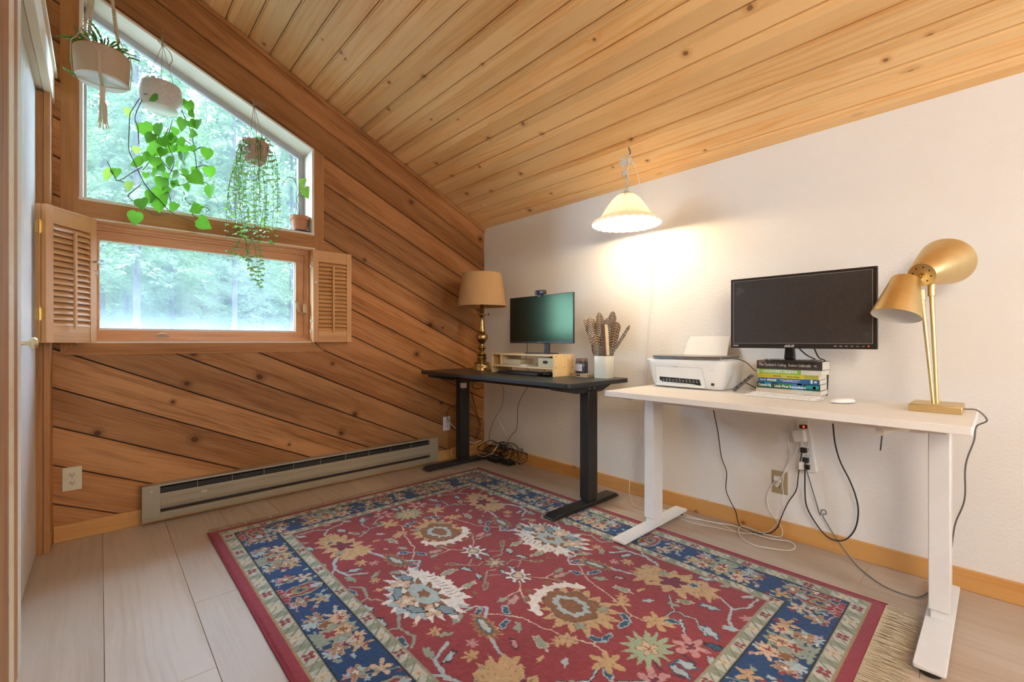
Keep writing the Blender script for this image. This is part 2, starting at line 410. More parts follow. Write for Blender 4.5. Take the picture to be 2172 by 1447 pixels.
# ceiling boards
cb = MB()
k = 0; NV = Vector((0, SL/NA, 1/NA))
def cpt(a, b, w): return (a, b, zc(b) + w*NA)
ys = [.02, -.0755] + [-.0755-.121*i for i in range(1, 37)]
for a, b in zip(ys, ys[1:]):
    for g, w0, w1 in ((.0022, .007, .02), (.008, 0, .007)):
        cb.prism([(-.012, b+g), (XR, b+g), (XR, a-g), (-.012, a-g)], w0, w1, cpt)
cb.prism([(-.25, YF-.2), (XR+.2, YF-.2), (XR+.2, .2), (-.25, .2)], .0201, .12, cpt, mi=1)
struct(cb.build('ceiling', [M_pine, M_dark], smooth=False))
# small moulding where the siding meets the ceiling
tm = MB(); tm.prism([(-4.3, zc(-4.3)-.034), (0, zc(0)-.034), (0, zc(0)-.002), (-4.3, zc(-4.3)-.002)], .0096, .026, lambda a, b, w: (w, a, b))
struct(tm.build('trim_2', M_cedar, smooth=False, bevel=.003))
# baseboards
b = MB(); b.box(.024, XR, -.018, 0, 0, .083); struct(b.build('baseboard_right', M_pinex, bevel=.003))
b = MB(); b.box(.0097, .024, -2.74, -.0, 0, .085); struct(b.build('baseboard_left', wood('pine_baseboard_left', (.40,.16,.04), (.57,.255,.065), (.67,.345,.11), (0,1,0), (0,0,1), 3., 0, var=.05, knot=.8, kscale=2.8, ksize=.009, kcol=(.2,.08,.03), rough=.4, bump=.08, gs=.5), bevel=.003))
# walls behind and beside the camera, with their windows
rw = MB()
rw.box(XR, XR+.12, YF, 0, -.1, 1.0); rw.box(XR, XR+.12, YF, 0, 2.5, 4.2)
rw.box(XR, XR+.12, YF, -1.65, 1.0, 2.5); rw.box(XR, XR+.12, -1.05, 0, 1.0, 2.5); rw.box(XR, XR+.12, -1.65, -1.05, 1.8, 2.5)
rw.box(XR, XR+.12, -1.65, -1.05, 1.0, 1.15)
struct(rw.build('wall_rear', M_wall, smooth=False))
b = MB()
for (y0, y1, z0, z1) in ((-1.65,-1.61,1.15,1.8),(-1.09,-1.05,1.15,1.8),(-1.61,-1.09,1.15,1.19),(-1.61,-1.09,1.76,1.8)): b.box(XR+.02, XR+.09, y0, y1, z0, z1)
struct(b.build('window_3', M_cream, smooth=False))
b = MB(); b.box(3.45, XR, YF-.1, YF, -.1, 4.2)
b.box(3.45, 3.55, YF, -2.79, -.1, 4.2)
struct(b.build('wall_near', M_wall, smooth=False))
# closet side: stub, header, doors
cl = MB(); cl.box(0.01, 3.45, -2.96, -2.80, 2.17, 3.6); cl.box(1.36, 3.45, -2.96, -2.772, 0, 2.17); cl.box(.01, 3.5, -3.3, -3.2, 0, 3.6); cl.box(.01, .10, -3.2, -2.8, 0, 2.17)
struct(cl.build('wall_side', wood('pine_wall', (.50,.30,.14), (.70,.50,.28), (.80,.62,.40), (1,0,0), (0,0,1), .14, 0, var=.1, knot=.4, rough=.5), smooth=False))
b = MB(); b.box(.0097, .150, -2.765, -2.742, 0, 2.17); struct(b.build('trim_3', M_cedar_v, bevel=.002))
b = MB(); b.box(.0097, .144, -2.80, -2.7655, 0, 2.17); struct(b.build('trim_4', M_cedar_v, bevel=.002))
b = MB(); b.box(.0097, 1.40, -2.765, -2.735, 2.17, 2.30); b.box(.0097, 1.40, -2.80, -2.7655, 2.178, 2.29); b.box(.0097, 1.4, -2.80, -2.725, 2.30, 2.325)
struct(b.build('trim_5', M_header, bevel=.003))
b = MB(); b.box(1.20, 1.286, -2.80, -2.750, 0, 2.17); struct(b.build('trim_6', M_cedar_v, bevel=.002))
b = MB(); b.box(1.105, 1.1995, -2.80, -2.7515, 0, 2.17); struct(b.build('trim_7', M_cream, bevel=.002))
b = MB(); b.box(1.2865, 1.372, -2.80, -2.7490, 0, 2.9); struct(b.build('trim_13', M_header, bevel=.003))
b = MB(); b.box(1.3725, 3.45, -2.771, -2.7500, 0, 2.9)
struct(b.build('trim_12', wood('rough_cedar_panel', (.16,.065,.024), (.33,.15,.06), (.43,.22,.095), (0,0,1), (1,0,0), .2, 0, var=.2, knot=.4, rough=.7, bump=.9, streak=.5), bevel=.002))
M_door = pm('gloss_white_door', (.76,.75,.72), .25)
dr = thing('door_1', None, None, (.7,-2.79,0), kind='structure')
for a, b2 in ((.152, .622), (.627, 1.100)):
    m = MB(); m.box(a, b2, -2.812, -2.789, .012, 2.165); m.build('door_panel', M_door, dr, bevel=.002)
m = MB(); m.lathe([(.002,0),(.009,0),(.008,.012),(.007,.022),(.014,.030),(.021,.036),(.022,.043),(.016,.050),(.001,.052)], (.78,-2.7885,.992), T=Matrix.Rotation(-math.pi/2, 3, 'X'))
m.build('door_knob', pm('brushed_brass_knob', (.72,.58,.36), .3, .7), dr)
# window casings
b = MB(); b.box(.0, .0105, -2.716, -2.640, .928, wtop(-2.68)); struct(b.build('trim_8', M_cedar_v, bevel=.001))
b = MB(); b.prism([(-1.494,.999),(-1.429,.928),(-1.429,wtop(-1.429)-.002),(-1.494,wtop(-1.494))], 0, .0105, lambda a, b, w: (w, a, b)); struct(b.build('trim_9', M_cedar_v, bevel=.001))
b = MB(); b.box(0, .0105, -2.6403, -1.494, 1.632, 1.7203); struct(b.build('trim_10', M_cedar_h, bevel=.001))
b = MB(); b.prism([(-2.716,.928),(-1.431,.928),(-1.497,.990),(-2.648,.990)], 0, .016, lambda a, b, w: (w, a, b)); struct(b.build('trim_11', M_cedar_h, bevel=.001))

# gable window (fixed glass)
w1 = thing('window_1', None, None, (-.1, -2.07, 1.725), kind='structure')
m = MB()
M_liner = pm('cream_window_liner', (.80,.72,.60), .5)
t = .014
m.box(-.19, .012, -2.650, -1.492, 1.7205, 1.722+t)                                    # sill
m.box(-.185, .012, -1.494-t, -1.494, 1.722+t, wtop(-1.494)-t)
m.box(-.185, .012, -2.648, -2.648+t, 1.722+t, wtop(-2.634)-t)
m.prism([(-2.648, wtop(-2.648)), (-1.494, wtop(-1.494)), (-1.494, wtop(-1.494)-t), (-2.648, wtop(-2.648)-t)], -.186, .0122, lambda a, b, w: (w, a, b))
m.build('window_liner', M_liner, w1, bevel=.001)
m = MB(); g = .038; q = .012
m.box(-.185, -.155, -2.634, -1.508, 1.736, 1.736+q)
m.box(-.186, -.151, -1.508-g, -1.507, 1.736, wtop(-1.508)-t)
m.box(-.185, -.150, -2.634, -2.634+q, 1.736, wtop(-2.62)-t)
m.prism([(-2.634, wtop(-2.634)-t), (-1.508, wtop(-1.508)-t), (-1.508, wtop(-1.508)-t-g), (-2.634, wtop(-2.634)-t-g)], -.185, -.150, lambda a, b, w: (w, a, b))
m.build('window_frame', pm('grey_weathered_stop', (.45,.44,.45), .6), w1, bevel=.001)
m = MB(); m.prism([(-2.63,1.74),(-1.52,1.74),(-1.52,wtop(-1.52)-.03),(-2.63,wtop(-2.63)-.03)], -.172, -.167, lambda a, b, w: (w, a, b))
m.build('window_pane', M_glass_hi, w1, smooth=False)
m = MB(); m.box(-.15, .002, -2.634, -1.508, 1.7361, 1.7385); m.build('window_sill', M_cedar_h, w1)

# hinged window below
w2 = thing('window_2', None, None, (-.1, -2.02, 1.0), kind='structure')
def ringbox(m, x0, x1, y0, y1, z0, z1, w, mi=None):
    m.box(x0, x1, y0, y1, z0, z0+w, mi); m.box(x0, x1, y0, y1, z1-w, z1, mi)
    m.box(x0, x1, y0, y0+w, z0+w, z1-w, mi); m.box(x0, x1, y1-w, y1, z0+w, z1-w, mi)
m = MB(); ringbox(m, -.185, .013, -2.660, -1.494, .992, 1.630, .012); m.build('window_frame', M_jamb, w2, bevel=.001)
m = MB(); ringbox(m, .0131, .016, -2.661, -1.490, .988, 1.634, .008); m.build('window_bead', M_cream, w2)
m = MB(); ringbox(m, -.185, -.045, -2.648, -1.506, 1.004, 1.618, .016); ringbox(m, -.185, -.065, -2.632, -1.522, 1.020, 1.602, .010); m.build('window_stop', M_jamb, w2, bevel=.001)
sa = MB(); ringbox(sa, -.135, -.085, -2.622, -1.532, 1.020, 1.592, .040); ringbox(sa, -.115, -.090, -2.583, -1.571, 1.046, 1.553, .010)
sash = sa.build('window_sash', M_jamb, w2, bevel=.0015)
m = MB(); ringbox(m, -.1355, -.117, -2.583, -1.571, 1.058, 1.554, .012); m.build('pane_gasket', pm('white_gasket', (.62,.66,.68), .5), sash)
m = MB(); m.box(-.128, -.124, -2.577, -1.577, 1.05, 1.552); m.build('window_pane', M_glass_lo, sash, smooth=False)
m = MB()
hb = at(646, 655, x=-.05)
m.box(-.047, -.040, hb.y-.010, hb.y+.010, hb.z-.045, hb.z+.03)
m.tube(smoothpath([(-.035, hb.y, hb.z-.035), (-.02, hb.y-.012, hb.z-.038), (-.012, hb.y-.04, hb.z-.02), (-.008, hb.y-.055, hb.z+.012), (-.008, hb.y-.066, hb.z+.04)]), [.006]*25, n=8)
m.ball((-.008, hb.y-.068, hb.z+.045), .008)
m.build('crank_handle', pm('bronze_hardware', (.42,.30,.18), .35, .8), w2)
m = MB(); lb = at(347, 720, x=-.02)
m.box(-.044, -.030, lb.y-.028, lb.y+.028, 1.0205, 1.031); m.tube([(-.03, lb.y-.02, 1.034), (-.018, lb.y-.005, 1.040), (-.02, lb.y+.012, 1.036)], .004)
m.build('window_latch', pm('bronze_latch', (.30,.22,.14), .5, .6), w2)

# ------------------------------------------------------------------ louvered shutters
def shutter_leaf(parent, T, name='shutter_leaf', w=.262, h=.623, louvers=True, pale=False):
    """leaf in local frame: x along width 0..w, y thickness 0..-.02 (front at y=0), z 0..h ; T maps to world"""
    m = MB(); m.M = T; st = .035; tr = .078
    m.box(0, st, -.021, 0, 0, h, 0); m.box(w-st, w, -.021, 0, 0, h, 0)
    m.box(st, w-st, -.019, -.002, 0, tr, 1); m.box(st, w-st, -.019, -.002, h-tr, h, 1)
    leaf = m.build(name, [M_shutv, M_shut], parent, bevel=.0012)
    N = 17; sp = (h-2*tr)/N
    for i in range(N):
        z = tr + sp*(i+.5); m = MB()
        L = T @ Matrix.Translation((0, -.0105, z)) @ Matrix.Rotation(math.radians(-52), 4, 'X')
        m.M = L; hw = .0175
        pr = [(-hw,0),(-hw*.6,.0028),(hw*.6,.0028),(hw,0),(hw*.6,-.0028),(-hw*.6,-.0028)]
        m.prism(pr, st+.001, w-st-.001, lambda a, b, x: (x, a, b))
        m.build('louver', M_shut, leaf, bevel=0)
    m = MB(); m.M = T; m.box(w/2-.006, w/2+.006, .006, .016, tr-.012, h-tr-.02)
    m.build('tilt_rod', M_shutv, leaf, bevel=.0015)
    return leaf
# right pair, folded flat on the siding
sr = thing('shutter', 'pair of folded louvered wooden shutters lying flat on the siding right of the window', 'shutter', (.02, -1.38, .992))
T = Matrix.Translation((.058, -1.515, .992)) @ Matrix(((0,1,0,0),(1,0,0,0),(0,0,1,0),(0,0,0,1)))
def plain_leaf(parent, T, w=.262, h=.623):
    m = MB(); m.M = T; m.box(0, .035, -.021, 0, 0, h, 0); m.box(w-.035, w, -.021, 0, 0, h, 0); m.box(.035, w-.035, -.019, -.002, 0, .078, 1); m.box(.035, w-.035, -.019, -.002, h-.078, h, 1)
    m.M = T; 
    for i in range(17):
        z = .078 + (h-.156)/17*(i+.5); m.M = T @ Matrix.Translation((0, -.0105, z)) @ Matrix.Rotation(math.radians(-52), 4, 'X')
        m.box(.036, w-.036, -.0175, .0175, -.002, .002, 1)
    return m.build('rear_leaf', [M_shutv, M_shut], parent, bevel=.001)
shutter_leaf(sr, T, 'front_leaf')
plain_leaf(sr, Matrix.Translation((-.024, .004, 0)) @ T)
m = MB(); m.lathe([(.001,.016),(.007,.014),(.008,.009),(.004,.004),(.004,0),(.001,0)], (.058, -1.500, 1.395), T=Matrix.Rotation(math.pi/2, 3, 'Y')); m.build('shutter_knob', M_plastic, sr)
m = MB(); 
for z in (1.06, 1.13, 1.50, 1.56): m.box(.0131, .034, -1.5215, -1.5155, z, z+.016)
m.each('hinge', M_steel, sr)
# left pair, swung out beside the closet
sl = thing('shutter', 'pair of louvered wooden shutters swung out from the left side of the window', 'shutter', (.15, -2.68, .992))
p0 = Vector((.088, -2.582, .992)); dv = Vector((.201, -.163, 0)).normalized(); nv = Vector((.163, .201, 0)).normalized()
T = Matrix((dv, nv, Vector((0,0,1)))).transposed().to_4x4(); T.translation = p0
shutter_leaf(sl, T, 'front_leaf')
T2 = T.copy(); T2.translation = p0 - nv*.0245 + dv*.004
plain_leaf(sl, T2)
m = MB(); m.M = T; 
for z in (.10, .49):
    m.cyl((.2655, -.023, z), (.2655, -.023, z+.06), .0035); m.box(.263, .2635, -.022, -.002, z+.004, z+.056)
    m.box(.2655, .2665, -.045, -.024, z+.004, z+.056)
m.each('hinge', M_gold, sl)
m = MB(); m.M = T; m.cyl((.018, 0, .405), (.018, .014, .405), .0035); m.ball((.018, .018, .405), .0075); m.build('shutter_knob', M_steel, sl)
m = MB(); m.M = T; m.tube([(.012, .001, .36), (.012, .010, .36), (.012, .012, .345), (.012, .004, .335)], .002); m.build('hook', M_steel, sl)

# ------------------------------------------------------------------ baseboard heater
ht = thing('baseboard_heater', 'long beige electric baseboard heater on the floor under the window', 'heater', (.04, -1.45, 0))
y0, y1 = -2.405, -.535
m = MB()
prof = [(.0098,.028),(.0098,.212),(.052,.212),(.060,.206),(.060,.200)]
m.box(.0098, .014, y0, y1, .03, .208)                                       # back plate
m.prism([(.014,.208),(.014,.2125),(.064,.2125),(.066,.204),(.062,.204),(.0605,.208)], y0, y1, lambda a, b, w: (a, w, b))   # hood
m.prism([(.069,.080),(.075,.088),(.0785,.106),(.0755,.1095),(.0745,.134),(.0725,.1355),(.0735,.138),(.069,.165),(.064,.165),(.067,.14),(.066,.10),(.064,.08)], y0+.075, y1-.075, lambda a, b, w: (a, w, b))   # front panel
m.prism([(.014,.022),(.014,.026),(.058,.030),(.064,.058),(.071,.062),(.072,.056),(.067,.022)], y0+.004, y1-.004, lambda a, b, w: (a, w, b))
body = m.build('heater_body', M_heater, ht, bevel=.0012)
m = MB(); m.box(.0145, .050, y0+.08, y1-.08, .06, .19); m.build('heating_fins', pm('heater_dark_fins', (.05,.045,.04), .5, .5), ht)
m = MB()
yy = y0+.075
while yy < y1-.1: 
    yy += .172; m.box(.0615, .0645, yy-.0012, yy+.0012, .164, .206)
m.each('grille_bar', M_heater, ht)
for a, b2 in ((y0, y0+.078), (y1-.078, y1)):
    m = MB(); m.prism([(.0145,.04),(.0725,.04),(.078,.10),(.075,.12),(.068,.206),(.0145,.209)], a, b2, lambda a_, b_, w: (a_, w, b_)); m.box(.015, .069, a, b2+(.01 if a == y0 else 0)-(.0), .022, .037)
    ec = m.build('end_cap', M_heater, ht, bevel=.0015)
    m = MB(); m.cyl((.066, (a+b2)/2+.002, .183), (.0725, (a+b2)/2+.002, .183), .0045); m.build('screw', M_steel, ec)
m = MB(); m.box(.0772, .0776, y0+.265, y0+.29, .13, .142); m.box(.0625, .063, y0+.14, y0+.175, .032, .045); m.each('rating_label', pm('faded_label', (.55,.5,.42), .6), ht)

# ------------------------------------------------------------------ outlets
def duplex(root, O, X, Y, Z, mat, w=.072, h=.118, dark=False):
    """face plate centred at O; X right, Y out of wall, Z up"""
    M = Matrix((X, Y, Z)).transposed().to_4x4(); M.translation = O
    m = MB(); m.M = M; m.box(-w/2, w/2, 0, .005, -h/2, h/2); pl = m.build('face_plate', mat, root, bevel=.003, seg=3)
    for s in (1, -1):
        m = MB(); m.M = M @ Matrix.Translation((0, 0, s*.0195))
        pts = [(.0165*math.cos(t_)*1.0, max(-.0125, min(.0125, .0168*math.sin(t_)))) for t_ in [2*math.pi*i/28 for i in range(28)]]
        m.prism(pts, .005, .0068, lambda a, b_, w_: (a, w_, b_)); r = m.build('receptacle', pm('outlet_face_'+mat.name, tuple(c*1.02 for c in mat.node_tree.nodes['Mix'].inputs[6].default_value[:3]), .4), root)
        m = MB(); m.M = M @ Matrix.Translation((0, 0, s*.0195))
        m.box(-.0075, -.0052, .0068, .0072, -.003, .006); m.box(.0052, .0072, .0068, .0072, -.0025, .0055); m.cyl((0, .0068, -.007), (0, .0072, -.007), .0026, n=12)
        m.each('slot', M_dark, r, smooth=False)
    m = MB(); m.M = M; m.cyl((0,.005,0), (0,.0062,0), .003, n=12); m.build('screw', M_steel, root)
    return M
XA, YA, ZA = Vector((0,1,0)), Vector((1,0,0)), Vector((0,0,1))
o1 = thing('wall_outlet', 'ivory duplex outlet on the cedar siding left of the heater', 'outlet', (.012, -2.673, .306))
duplex(o1, Vector((.0095, -2.673, .306)), XA, YA, ZA, M_ivory)
o2 = thing('wall_outlet', 'white duplex outlet on the cedar siding behind the black desk leg', 'outlet', (.012, -.412, .302))
duplex(o2, Vector((.0095, -.412, .302)), XA, YA, ZA, M_plastic)
o3 = thing('wall_outlet', 'metal plated duplex outlet on the white wall below the power strip', 'outlet', (2.414, -.005, .275))
duplex(o3, Vector((2.414, 0, .275)), Vector((1,0,0)), Vector((0,-1,0)), ZA, pm('brass_toned_plate', (.50,.42,.27), .45, .5), w=.074, h=.116)

# ------------------------------------------------------------------ standing desks
def foot(m, xc, y0, y1, w=.078, h=.026, z0=.008):
    c = .03
    m.prism([(y0+.0,z0),(y0,z0+.010),(y0+c,z0+h),(y1-c,z0+h),(y1,z0+.010),(y1,z0)], xc-w/2, xc+w/2, lambda a, b_, x: (x, a, b_))
bd = thing('standing_desk', 'black height-adjustable standing desk in the corner by the gable wall', 'desk', (.84, -.45, 0))
bx0, bx1, by0, by1, bz = .118, 1.668, -.735, -.150, .770
def rrect(x0, x1, y0, y1, r, k=5):
    P = []
    for cx, cy, a0 in ((x1-r, y1-r, 0), (x0+r, y1-r, 90), (x0+r, y0+r, 180), (x1-r, y0+r, 270)):
        for i in range(k+1):
            a = math.radians(a0 + 90*i/k); P.append((cx+r*math.cos(a), cy+r*math.sin(a)))
    return P
m = MB(); P = [(bx0,by0),(bx1-.09,by0),(bx1-.06,by0+.012),(bx1,by0+.10)] ; P = [(bx0,by0),(bx1-.115,by0),(bx1-.085,by0+.010),(bx1-.072,by0+.03),(bx1,by1),(bx0,by1)]
P = rrect(bx0, bx1-.045, by0, by1, .03)
m.prism(P, bz-.026, bz, lambda a, b_, w: (a, b_, w)); m.build('desktop', M_deskblk, bd, bevel=.002)
m = MB(); m.box(.23, 1.46, -.455, -.425, .690, .742); m.box(.23, 1.46, -.375, -.345, .690, .742); m.each('crossbar', M_black, bd, bevel=.002)
for xc in (.205, 1.488):
    m = MB(); foot(m, xc, -.742, -.125); f = m.build('foot', M_black, bd, bevel=.003)
    m = MB(); m.cyl((xc, -.70, 0), (xc, -.70, .009), .022); m.cyl((xc, -.17, 0), (xc, -.17, .009), .022); m.each('glide', M_blackp, f)
    m = MB(); m.box(xc-.028, xc+.028, -.425, -.345, .034, .36); m.build('inner_column', M_black, bd, bevel=.003)
    m = MB(); m.box(xc-.033, xc+.033, -.430, -.340, .045 if xc < 1 else .048, .70); m.build('outer_column', M_black, bd, bevel=.004)
    m = MB(); m.prism([(-.70,.7435),(-.70,.722),(-.52,.690),(-.28,.690),(-.19,.722),(-.19,.7435)], xc-.022, xc+.022, lambda a, b_, x: (x, a, b_)); br = m.build('side_bracket', M_black, bd, bevel=.002)
    m = MB()
    for y in (-.36, -.41): m.cyl((xc+.0215, y, .715), (xc+.0255, y, .715), .006)
    m.each('bolt', M_steel, br)
m = MB(); m.cyl((.262, -.42, .60), (.262, -.42, .70), .026, n=24); mt = m.build('lift_motor', M_black, bd)
m = MB(); m.cyl((.262, -.42, .625), (.262, -.42, .665), .0265, n=24); m.build('motor_label', M_paper, mt)
m = MB(); m.box(.40, .60, -.56, -.46, .700, .7435); m.build('control_box', M_blackp, bd, bevel=.004)
m = MB(); m.box(.20, .29, -.71, -.66, .722, .7435); m.build('keypad', M_blackp, bd, bevel=.004)

wd = thing('standing_desk', 'white standing desk carrying the printer and the large monitor', 'desk', (2.48, -.42, 0))
wx0, wx1, wy0, wy1, wz = 1.834, 3.124, -.707, -.135, .750
m = MB(); m.prism(rrect(wx0, wx1, wy0, wy1, .006), wz-.026, wz, lambda a, b_, w: (a, b_, w)); m.build('desktop', M_deskwht, wd, bevel=.0015)
m = MB(); m.box(1.95, 3.0, -.43, -.40, .672, .715); m.box(1.95, 3.0, -.345, -.315, .672, .715); m.each('crossbar', M_white, wd, bevel=.002)
for xc in (1.921, 3.035):
    m = MB(); m.prism(rrect(xc-.037, xc+.037, -.765 if xc > 2.5 else -.715, -.072, .008), .018, .030, lambda a, b_, w: (a, b_, w)); f = m.build('foot', M_white, wd, bevel=.0015)
    m = MB(); ya = -.73 if xc > 2.5 else -.67
    m.cyl((xc, ya, 0), (xc, ya, .018), .026); m.cyl((xc, -.11, 0), (xc, -.11, .018), .026); m.each('glide', M_blackp, f)
    m = MB(); m.box(xc-.023, xc+.023, -.425, -.345, .030, .3); m.build('inner_column', M_white, wd, bevel=.002)
    m = MB(); m.box(xc-.028, xc+.028, -.432, -.338, .062, .71); m.build('outer_column', M_white, wd, bevel=.003)
    m = MB(); m.box(xc-.03, xc+.03, -.64, -.17, .708, .7235); m.build('side_bracket', M_white, wd, bevel=.002)
m = MB(); m.cyl((2.90, -.62, .692), (2.955, -.50, .698), .0145); m.build('crank_handle', M_white, wd)
m = MB(); m.box(2.985, 3.02, -.60, -.55, .702, .7235); m.box(2.0, 2.03, -.62, -.58, .71, .7235); m.each('cable_clip', M_white, wd, bevel=.003)
m = MB(); m.tube(smoothpath([(2.905,-.60,.688),(2.903,-.60,.66),(2.900,-.60,.625)]), .006, n=8, flat=.35); m.build('velcro_strap', M_cordb, wd)

# ------------------------------------------------------------------ things on the white desk
# inkjet printer
pr = thing('printer', 'white all-in-one printer at the left end of the white desk', 'printer', (2.06, -.18, wz))
bx = [(1.872, wz+.002), (2.245, wz+.002), (2.258, wz+.006)]
m = MB()
# body: lofted rounded rectangle wider at the top
def ring(x0, x1, y0, y1, z, r): return [(a, b_, z) for a, b_ in rrect(x0, x1, y0, y1, r, 6)]
secs = [ring(1.875, 2.238, -.300, -.040, wz+.003, .035), ring(1.868, 2.245, -.308, -.036, wz+.010, .04), ring(1.830, 2.262, -.318, -.030, wz+.125, .045), ring(1.822, 2.266, -.320, -.028, wz+.148, .045), ring(1.826, 2.262, -.316, -.030, wz+.152, .045)]
nn = len(secs[0]); vv = [p for s_ in secs for p in s_]
ff = [(i*nn+k, i*nn+(k+1)%nn, (i+1)*nn+(k+1)%nn, (i+1)*nn+k) for i in range(len(secs)-1) for k in range(nn)] + [tuple(range(nn))[::-1], tuple((len(secs)-1)*nn+k for k in range(nn))]
m.add(vv, ff); m.build('printer_body', M_plastic, pr, angle=50)
def pf(x, z, o=0):                                  # point on the sloping front face
    k = (z-wz-.010)/.115; return (x, -.308-.010*k-o, z)
m = MB()
P = [(1.900,.012),(1.892,.112),(2.140,.112),(2.152,.104),(2.172,.012)]
m.prism(P, 0, .0015, lambda a, b_, w: pf(a, wz+b_, w)); dp = m.build('access_door', M_plastic, pr)
m = MB()
for (a, b2) in zip(P, P[1:]+P[:1]): m.tube([pf(a[0], wz+a[1], .0014), pf(b2[0], wz+b2[1], .0014)], .0006, n=5)
m.prism([(1.995,.1115),(1.995,.1145),(2.025,.1145),(2.025,.1115)], 0, .0025, lambda a, b_, w: pf(a, wz+b_, w))
m.build('door_seam', pm('grey_seam', (.30,.28,.25), .6), dp)
m = MB(); m.prism([(1.918,.030),(1.916,.056),(2.138,.052),(2.146,.020),(2.146,.026)], .0016, .0024, lambda a, b_, w: pf(a, wz+b_, w)); sl_ = m.build('output_slot', M_dark, pr, smooth=False)
m = MB(); m.box(1.905, 2.160, -.330, -.306, wz+.010, wz+.022); m.prism([(1.912,.030),(1.912,.036),(1.93,.036),(1.93,.030)], .002, .006, lambda a, b_, w: pf(a, wz+b_, w)); m.build('output_tray', M_plastic, pr, bevel=.002)
m = MB()
for i in range(11): x = 1.935+i*.0185; m.prism([(x,.034),(x,.045+.004*(i%3)),(x+.010,.044+.003*(i%2)),(x+.010,.033)], .0025, .004, lambda a, b_, w: pf(a, wz+b_, w))
m.build('roller', pm('roller_grey', (.14,.14,.13), .5), sl_)
m = MB(); m.prism([(2.196,.025),(2.196,.038),(2.212,.038),(2.212,.025)], 0, .001, lambda a, b_, w: pf(a, wz+b_, w)); m.build('energy_label', M_blackp, pr)
m = MB(); m.prism([(2.2,.1),(2.203,.106),(2.206,.1)], 0, .001, lambda a, b_, w: pf(a, wz+b_, w)); m.build('status_light', pm('amber_light', (.6,.3,.1), .4), pr)
m = MB(); m.box(1.846, 2.244, -.300, -.055, wz+.1525, wz+.158); m.build('scanner_lid', M_plastic, pr, bevel=.002)
# laptop lying on the printer
lp = thing('laptop', 'closed grey laptop lying on top of the printer', 'laptop', (2.06, -.20, wz+.158))
m = MB(); m.prism(rrect(1.875, 2.250, -.322, -.085, .012), wz+.1582, wz+.1660, lambda a, b_, w: (a, b_, w)); m.build('laptop_base', M_laptop, lp, bevel=.002)
m = MB(); m.prism(rrect(1.875, 2.250, -.322, -.085, .012), wz+.1666, wz+.1715, lambda a, b_, w: (a, b_, w)); m.build('laptop_lid', M_laptop, lp, bevel=.0015)
m = MB(); m.cyl((1.9,-.0835,wz+.166),(2.22,-.0835,wz+.166), .004); m.build('laptop_hinge', M_blackp, lp)
# paper in the rear feed
pp = MB(); q_ = [at(1449,757,y=-.062), at(1541,760,y=-.062), at(1548,713,y=-.025), at(1465,714,y=-.025), at(1459,724,y=-.033), at(1457,728,y=-.036)]
pp.add(q_+[p+Vector((0,.005,0)) for p in q_], [(0,1,2,3,4,5),(11,10,9,8,7,6)]+[(i,6+i,6+(i+1)%6,(i+1)%6) for i in range(6)])
tag(pp.build('paper_stack', M_paper), 'stack of white sheets standing in the rear tray of the printer', 'paper')
# usb hub on the laptop's cable
hb = thing('usb_hub', 'grey usb hub hanging by a black cable against the printer side', 'usb hub', (2.30, -.24, wz))
A0 = Vector((2.292, -.275, wz+.006)); A1 = Vector((2.372, -.255, wz+.088)); dh = (A1-A0).normalized(); sh = Vector((dh.z, 0, -dh.x)).normalized(); uh = dh.cross(sh)
T = Matrix((sh, uh, dh)).transposed().to_4x4(); T.translation = A0
m = MB(); m.M = T; m.box(-.006, .006, -.018, .018, 0, .115); m.build('hub_body', pm('hub_grey', (.16,.155,.15), .35, .6), hb, bevel=.002)
m = MB(); m.M = T
ysg = -.0185 if uh.y > 0 else .0180
for z in (.018, .044, .068, .090): m.box(-.003, .003, min(ysg, ysg+.0008), max(ysg, ysg+.0008), z, z+.013)
m.each('port', M_dark, hb, smooth=False)
m = MB(); m.tube(smoothpath([(2.252,-.262,wz+.1625),(2.275,-.262,wz+.163),(2.305,-.262,wz+.162),(2.345,-.26,wz+.145),(2.372,-.256,wz+.118),A1+dh*.022]), .0022, n=8); m.build('hub_cable', M_cordb, hb)
m = MB(); m.tube(smoothpath([(2.33,-.23,wz+.045),(2.345,-.18,wz+.025),(2.36,-.13,wz+.004),(2.365,-.118,wz+.003)]), .0028, n=8); tag(m.build('power_cable', M_cordb), 'short black cable running behind the usb hub on the white desk', 'cable')

# monitor standing on the books
am = thing('monitor', 'wide black monitor standing on a pile of books on the white desk', 'monitor', (2.56, -.25, wz+.155))
mx0, mx1, mz0, mz1, my = 2.276, 2.845, .966, 1.303, -.272
m = MB(); m.box(mx0, mx1, my, my+.022, mz0, mz1); m.box(mx0+.1, mx1-.1, my+.022, my+.045, mz0+.04, mz1-.06)
bz_ = m.build('bezel', M_bezel, am, bevel=.003)
n = NT('dusty_dark_screen'); P = n.obj(); sm = n.noise(P, 9, 3, .7); sp = n.noise(P, 420, 1)
c = n.mix(n.sstep(sm, .62, .80), (.035,.030,.028), (.075,.068,.064)); c = n.mix(n.sstep(sp, .55, .75), c, (.085,.075,.07)); n.base(c)
n.b.inputs['Roughness'].default_value = .38; n.b.inputs['Specular IOR Level'].default_value = .6; M_scr2 = n.mat
m = MB(); m.box(mx0+.014, mx1-.016, my-.0008, my+.0005, mz0+.024, mz1-.014); m.build('screen', M_scr2, am, smooth=False)
m = MB(); ringbox2 = [(mx0+.0135, mx1-.0155, mz0+.0235, mz1-.0135)]
a_, b_2, c_, d_ = ringbox2[0]; e = .0012
m.box(a_-e, b_2+e, my-.0014, my-.0002, c_-e, c_); m.box(a_-e, b_2+e, my-.0014, my-.0002, d_, d_+e); m.box(a_-e, a_, my-.0014, my-.0002, c_, d_); m.box(b_2, b_2+e, my-.0014, my-.0002, c_, d_)
